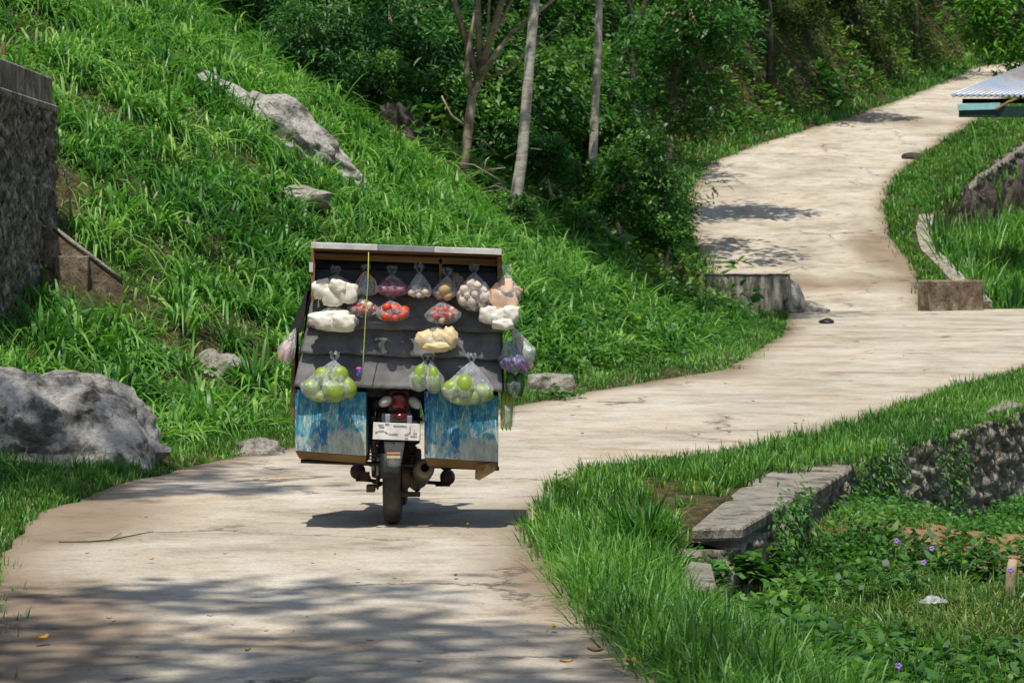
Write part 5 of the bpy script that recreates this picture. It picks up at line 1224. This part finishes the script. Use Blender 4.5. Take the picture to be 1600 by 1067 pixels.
# cord with ribbon
cd_ = thing('cord', tuple(R3(576,396,-.18)), 'thin yellow green cord hanging from the roof with a pink and blue ribbon', 'cord'); cd_['_w'] = tuple(cd_.location)
MB().tube([R3(576,394,-.19),R3(575,440,-.19),R3(571,500,-.19),R3(568,555,-.19),R3(566,600,-.19)], .003, 6).build('string', M['string'], cd_)
mb = MB(); mb.ell(R3(561,576,-.19), (.018,.01,.010)); mb.ell(R3(560,585,-.19), (.010,.01,.012)); mb.build('ribbon', M['ribbon_p'], cd_)['label'] = 'pink ribbon bow'
MB().ell(R3(562,582,-.205), (.013,.01,.02)).build('ribbon', M['ribbon_b'], cd_)['label'] = 'blue ribbon tail'

# ------------------------------------------------------------------ litter on the road and ground
def fallen(px, py, s, mat, label, group=None, name='fallen_leaf'):
    x_, y_ = road_pt(px,py); mb = MB(); a_ = random.uniform(0,6.28)
    def f_(u, v):
        w_ = math.sin(PI*min(1,v*.97+.02))**.8*.45; p_ = Vector(((v-.5)*s, (u-.5)*w_*s, .012+.25*s*(v-.5)**2*2+.25*s*abs(u-.5)))
        return Matrix.Rotation(a_,3,'Z')@p_+Vector((x_,y_,float(g(y_))+.008))
    mb.grid(f_, 4, 8); return tag(mb.build(name, mat, None, (x_,y_,float(g(y_)))), label, 'leaf', group)
fallen(65,1007,.09,M['yleaf'],'large curled yellow leaf at the lower left of the road')
fallen(236,880,.045,M['yleaf'],'small yellow leaf alone on the sunlit road left of centre')
fallen(387,1025,.05,M['yleaf'],'yellow leaf in the shade near the bottom of the road')
fallen(865,988,.06,M['yleaf'],'yellow leaf near the right edge grass at the bottom of the road')
fallen(885,1043,.06,M['yleaf'],'yellow leaf close under another near the lower right road edge')
fallen(985,1043,.08,M['yleaf'],'orange yellow leaf against the grass at the lower right road edge')
fallen(930,1026,.07,M['bleaf'],'reddish brown leaf near the lower right road edge')
fallen(712,906,.05,M['bleaf'],'brown leaf on the sunlit road below the motorcycle')
for px_,py_ in ((722,823),(731,825),(714,822)): fallen(px_,py_,.04,M['yleaf'],'crumb of yellow straw in the shadow right of the rear wheel','straw crumbs by the rear wheel')
random.seed(31)
for k in range(46):
    px_ = random.uniform(60,860); py_ = random.uniform(745,1060)
    fallen(px_,py_,random.uniform(.012,.03),M['bleaf'],'tiny brown leaf scrap on the near road','leaf scraps on the near road','leaf_scrap')
for k in range(30):
    px_ = random.uniform(880,1500); py_ = random.uniform(500,690); x_,y_ = road_pt(px_,py_)
    if x_ > Rx(y_)-.3 or x_ < Lx(y_)+.3: continue
    fallen(px_,py_,random.uniform(.03,.06),M['bleaf'],'brown leaf scrap on the far part of the road','leaf scraps on the far road','leaf_scrap')
mb = MB(); pts = [Vector((*road_pt(px_,py_),.012)) for px_,py_ in ((92,850),(140,849),(170,847),(200,841),(240,833))]
mb.tube(pts, [.004,.005,.005,.004,.002], 5); mb.tube([pts[2], Vector((*road_pt(190,835),.01))], .002, 4)
tag(mb.build('twig', M['twig'], None, tuple(pts[0])), 'long thin dry twig lying on the left part of the road', 'twig')
def ghit(px, py, up):
    Yv = np.linspace(10,45,6000); Xv = (px-800)*Yv/F; k = np.where(H(Xv,Yv)+up > CAMZ+(HR-py)*Yv/F)[0][0]; return float(Xv[k]), float(Yv[k]), float(H(Xv[k],Yv[k]))
def flower(px, py, z, label):
    X_, Y_, z = ghit(px, py, .19); z += .19; th = thing('flower', (X_,Y_,z-.12), label, 'flower', None)
    mb = MB(); mb.tube([(X_,Y_,z-.2),(X_+.01,Y_,z)], .002, 4); mb.build('stem', M['bean'], th)
    mb = MB()
    for k in range(5):
        a_ = k*2*PI/5; mb.ell((X_+.01+.010*math.cos(a_),Y_-.01,z+.010*math.sin(a_)), (.008,.005,.009), 8, 6)
    mb.build('petals', M['petal'], th)
flower(1262,815,-.45,'purple flower nearest the end of the broken coping')
flower(1400,1040,-.35,'purple flower nearest the bottom of the picture')
flower(1440,879,-.55,'purple flower in the weeds below another, above the plastic scrap')
flower(1453,857,-.55,'purple flower closest to the bare reddish soil')
flower(1398,845,-.55,'pale purple flower between the coping and the bare soil')
flower(1576,890,-.42,'purple flower on the pale stump')
# flowers in the forest shade
# plastic scrap and stump
Xl_, Yq, Zq = ghit(1458,940,.1)
def sc_f(u, v): return Vector(((1458-800)*Yq/F+(u-.5)*.15, Yq+(v-.5)*.1, Zq+.10+.03*math.sin(PI*u)*math.sin(PI*v)+.03*noise.noise(Vector((u*5,v*5,1)))))
tag(MB().grid(sc_f, 10, 10).build('plastic_scrap', M['bag_milky'], None, ((1458-800)*Yq/F,Yq,Zq+.1)), 'crumpled clear plastic scrap lying in the weeds', 'litter')
Xq, Yq, Zq = ghit(1580,925,0.03)
mb = MB(); mb.tube([(Xq-.015,Yq,Zq-.05),(Xq-.005,Yq,Zq+.08),(Xq,Yq,Zq+.15),(Xq+.01,Yq,Zq+.22)], [.035,.03,.032,.025], 9); tag(mb.build('stump', M['pale_wood'], None, (Xq,Yq,Zq)), 'small pale wooden stump in the weeds at the right', 'stump')
# small thorny twigs at the verge
for o in bpy.data.objects:
    if '_w' in o: del o['_w']
print('objects', len(bpy.data.objects), 'verts', sum(len(m.vertices) for m in bpy.data.meshes))
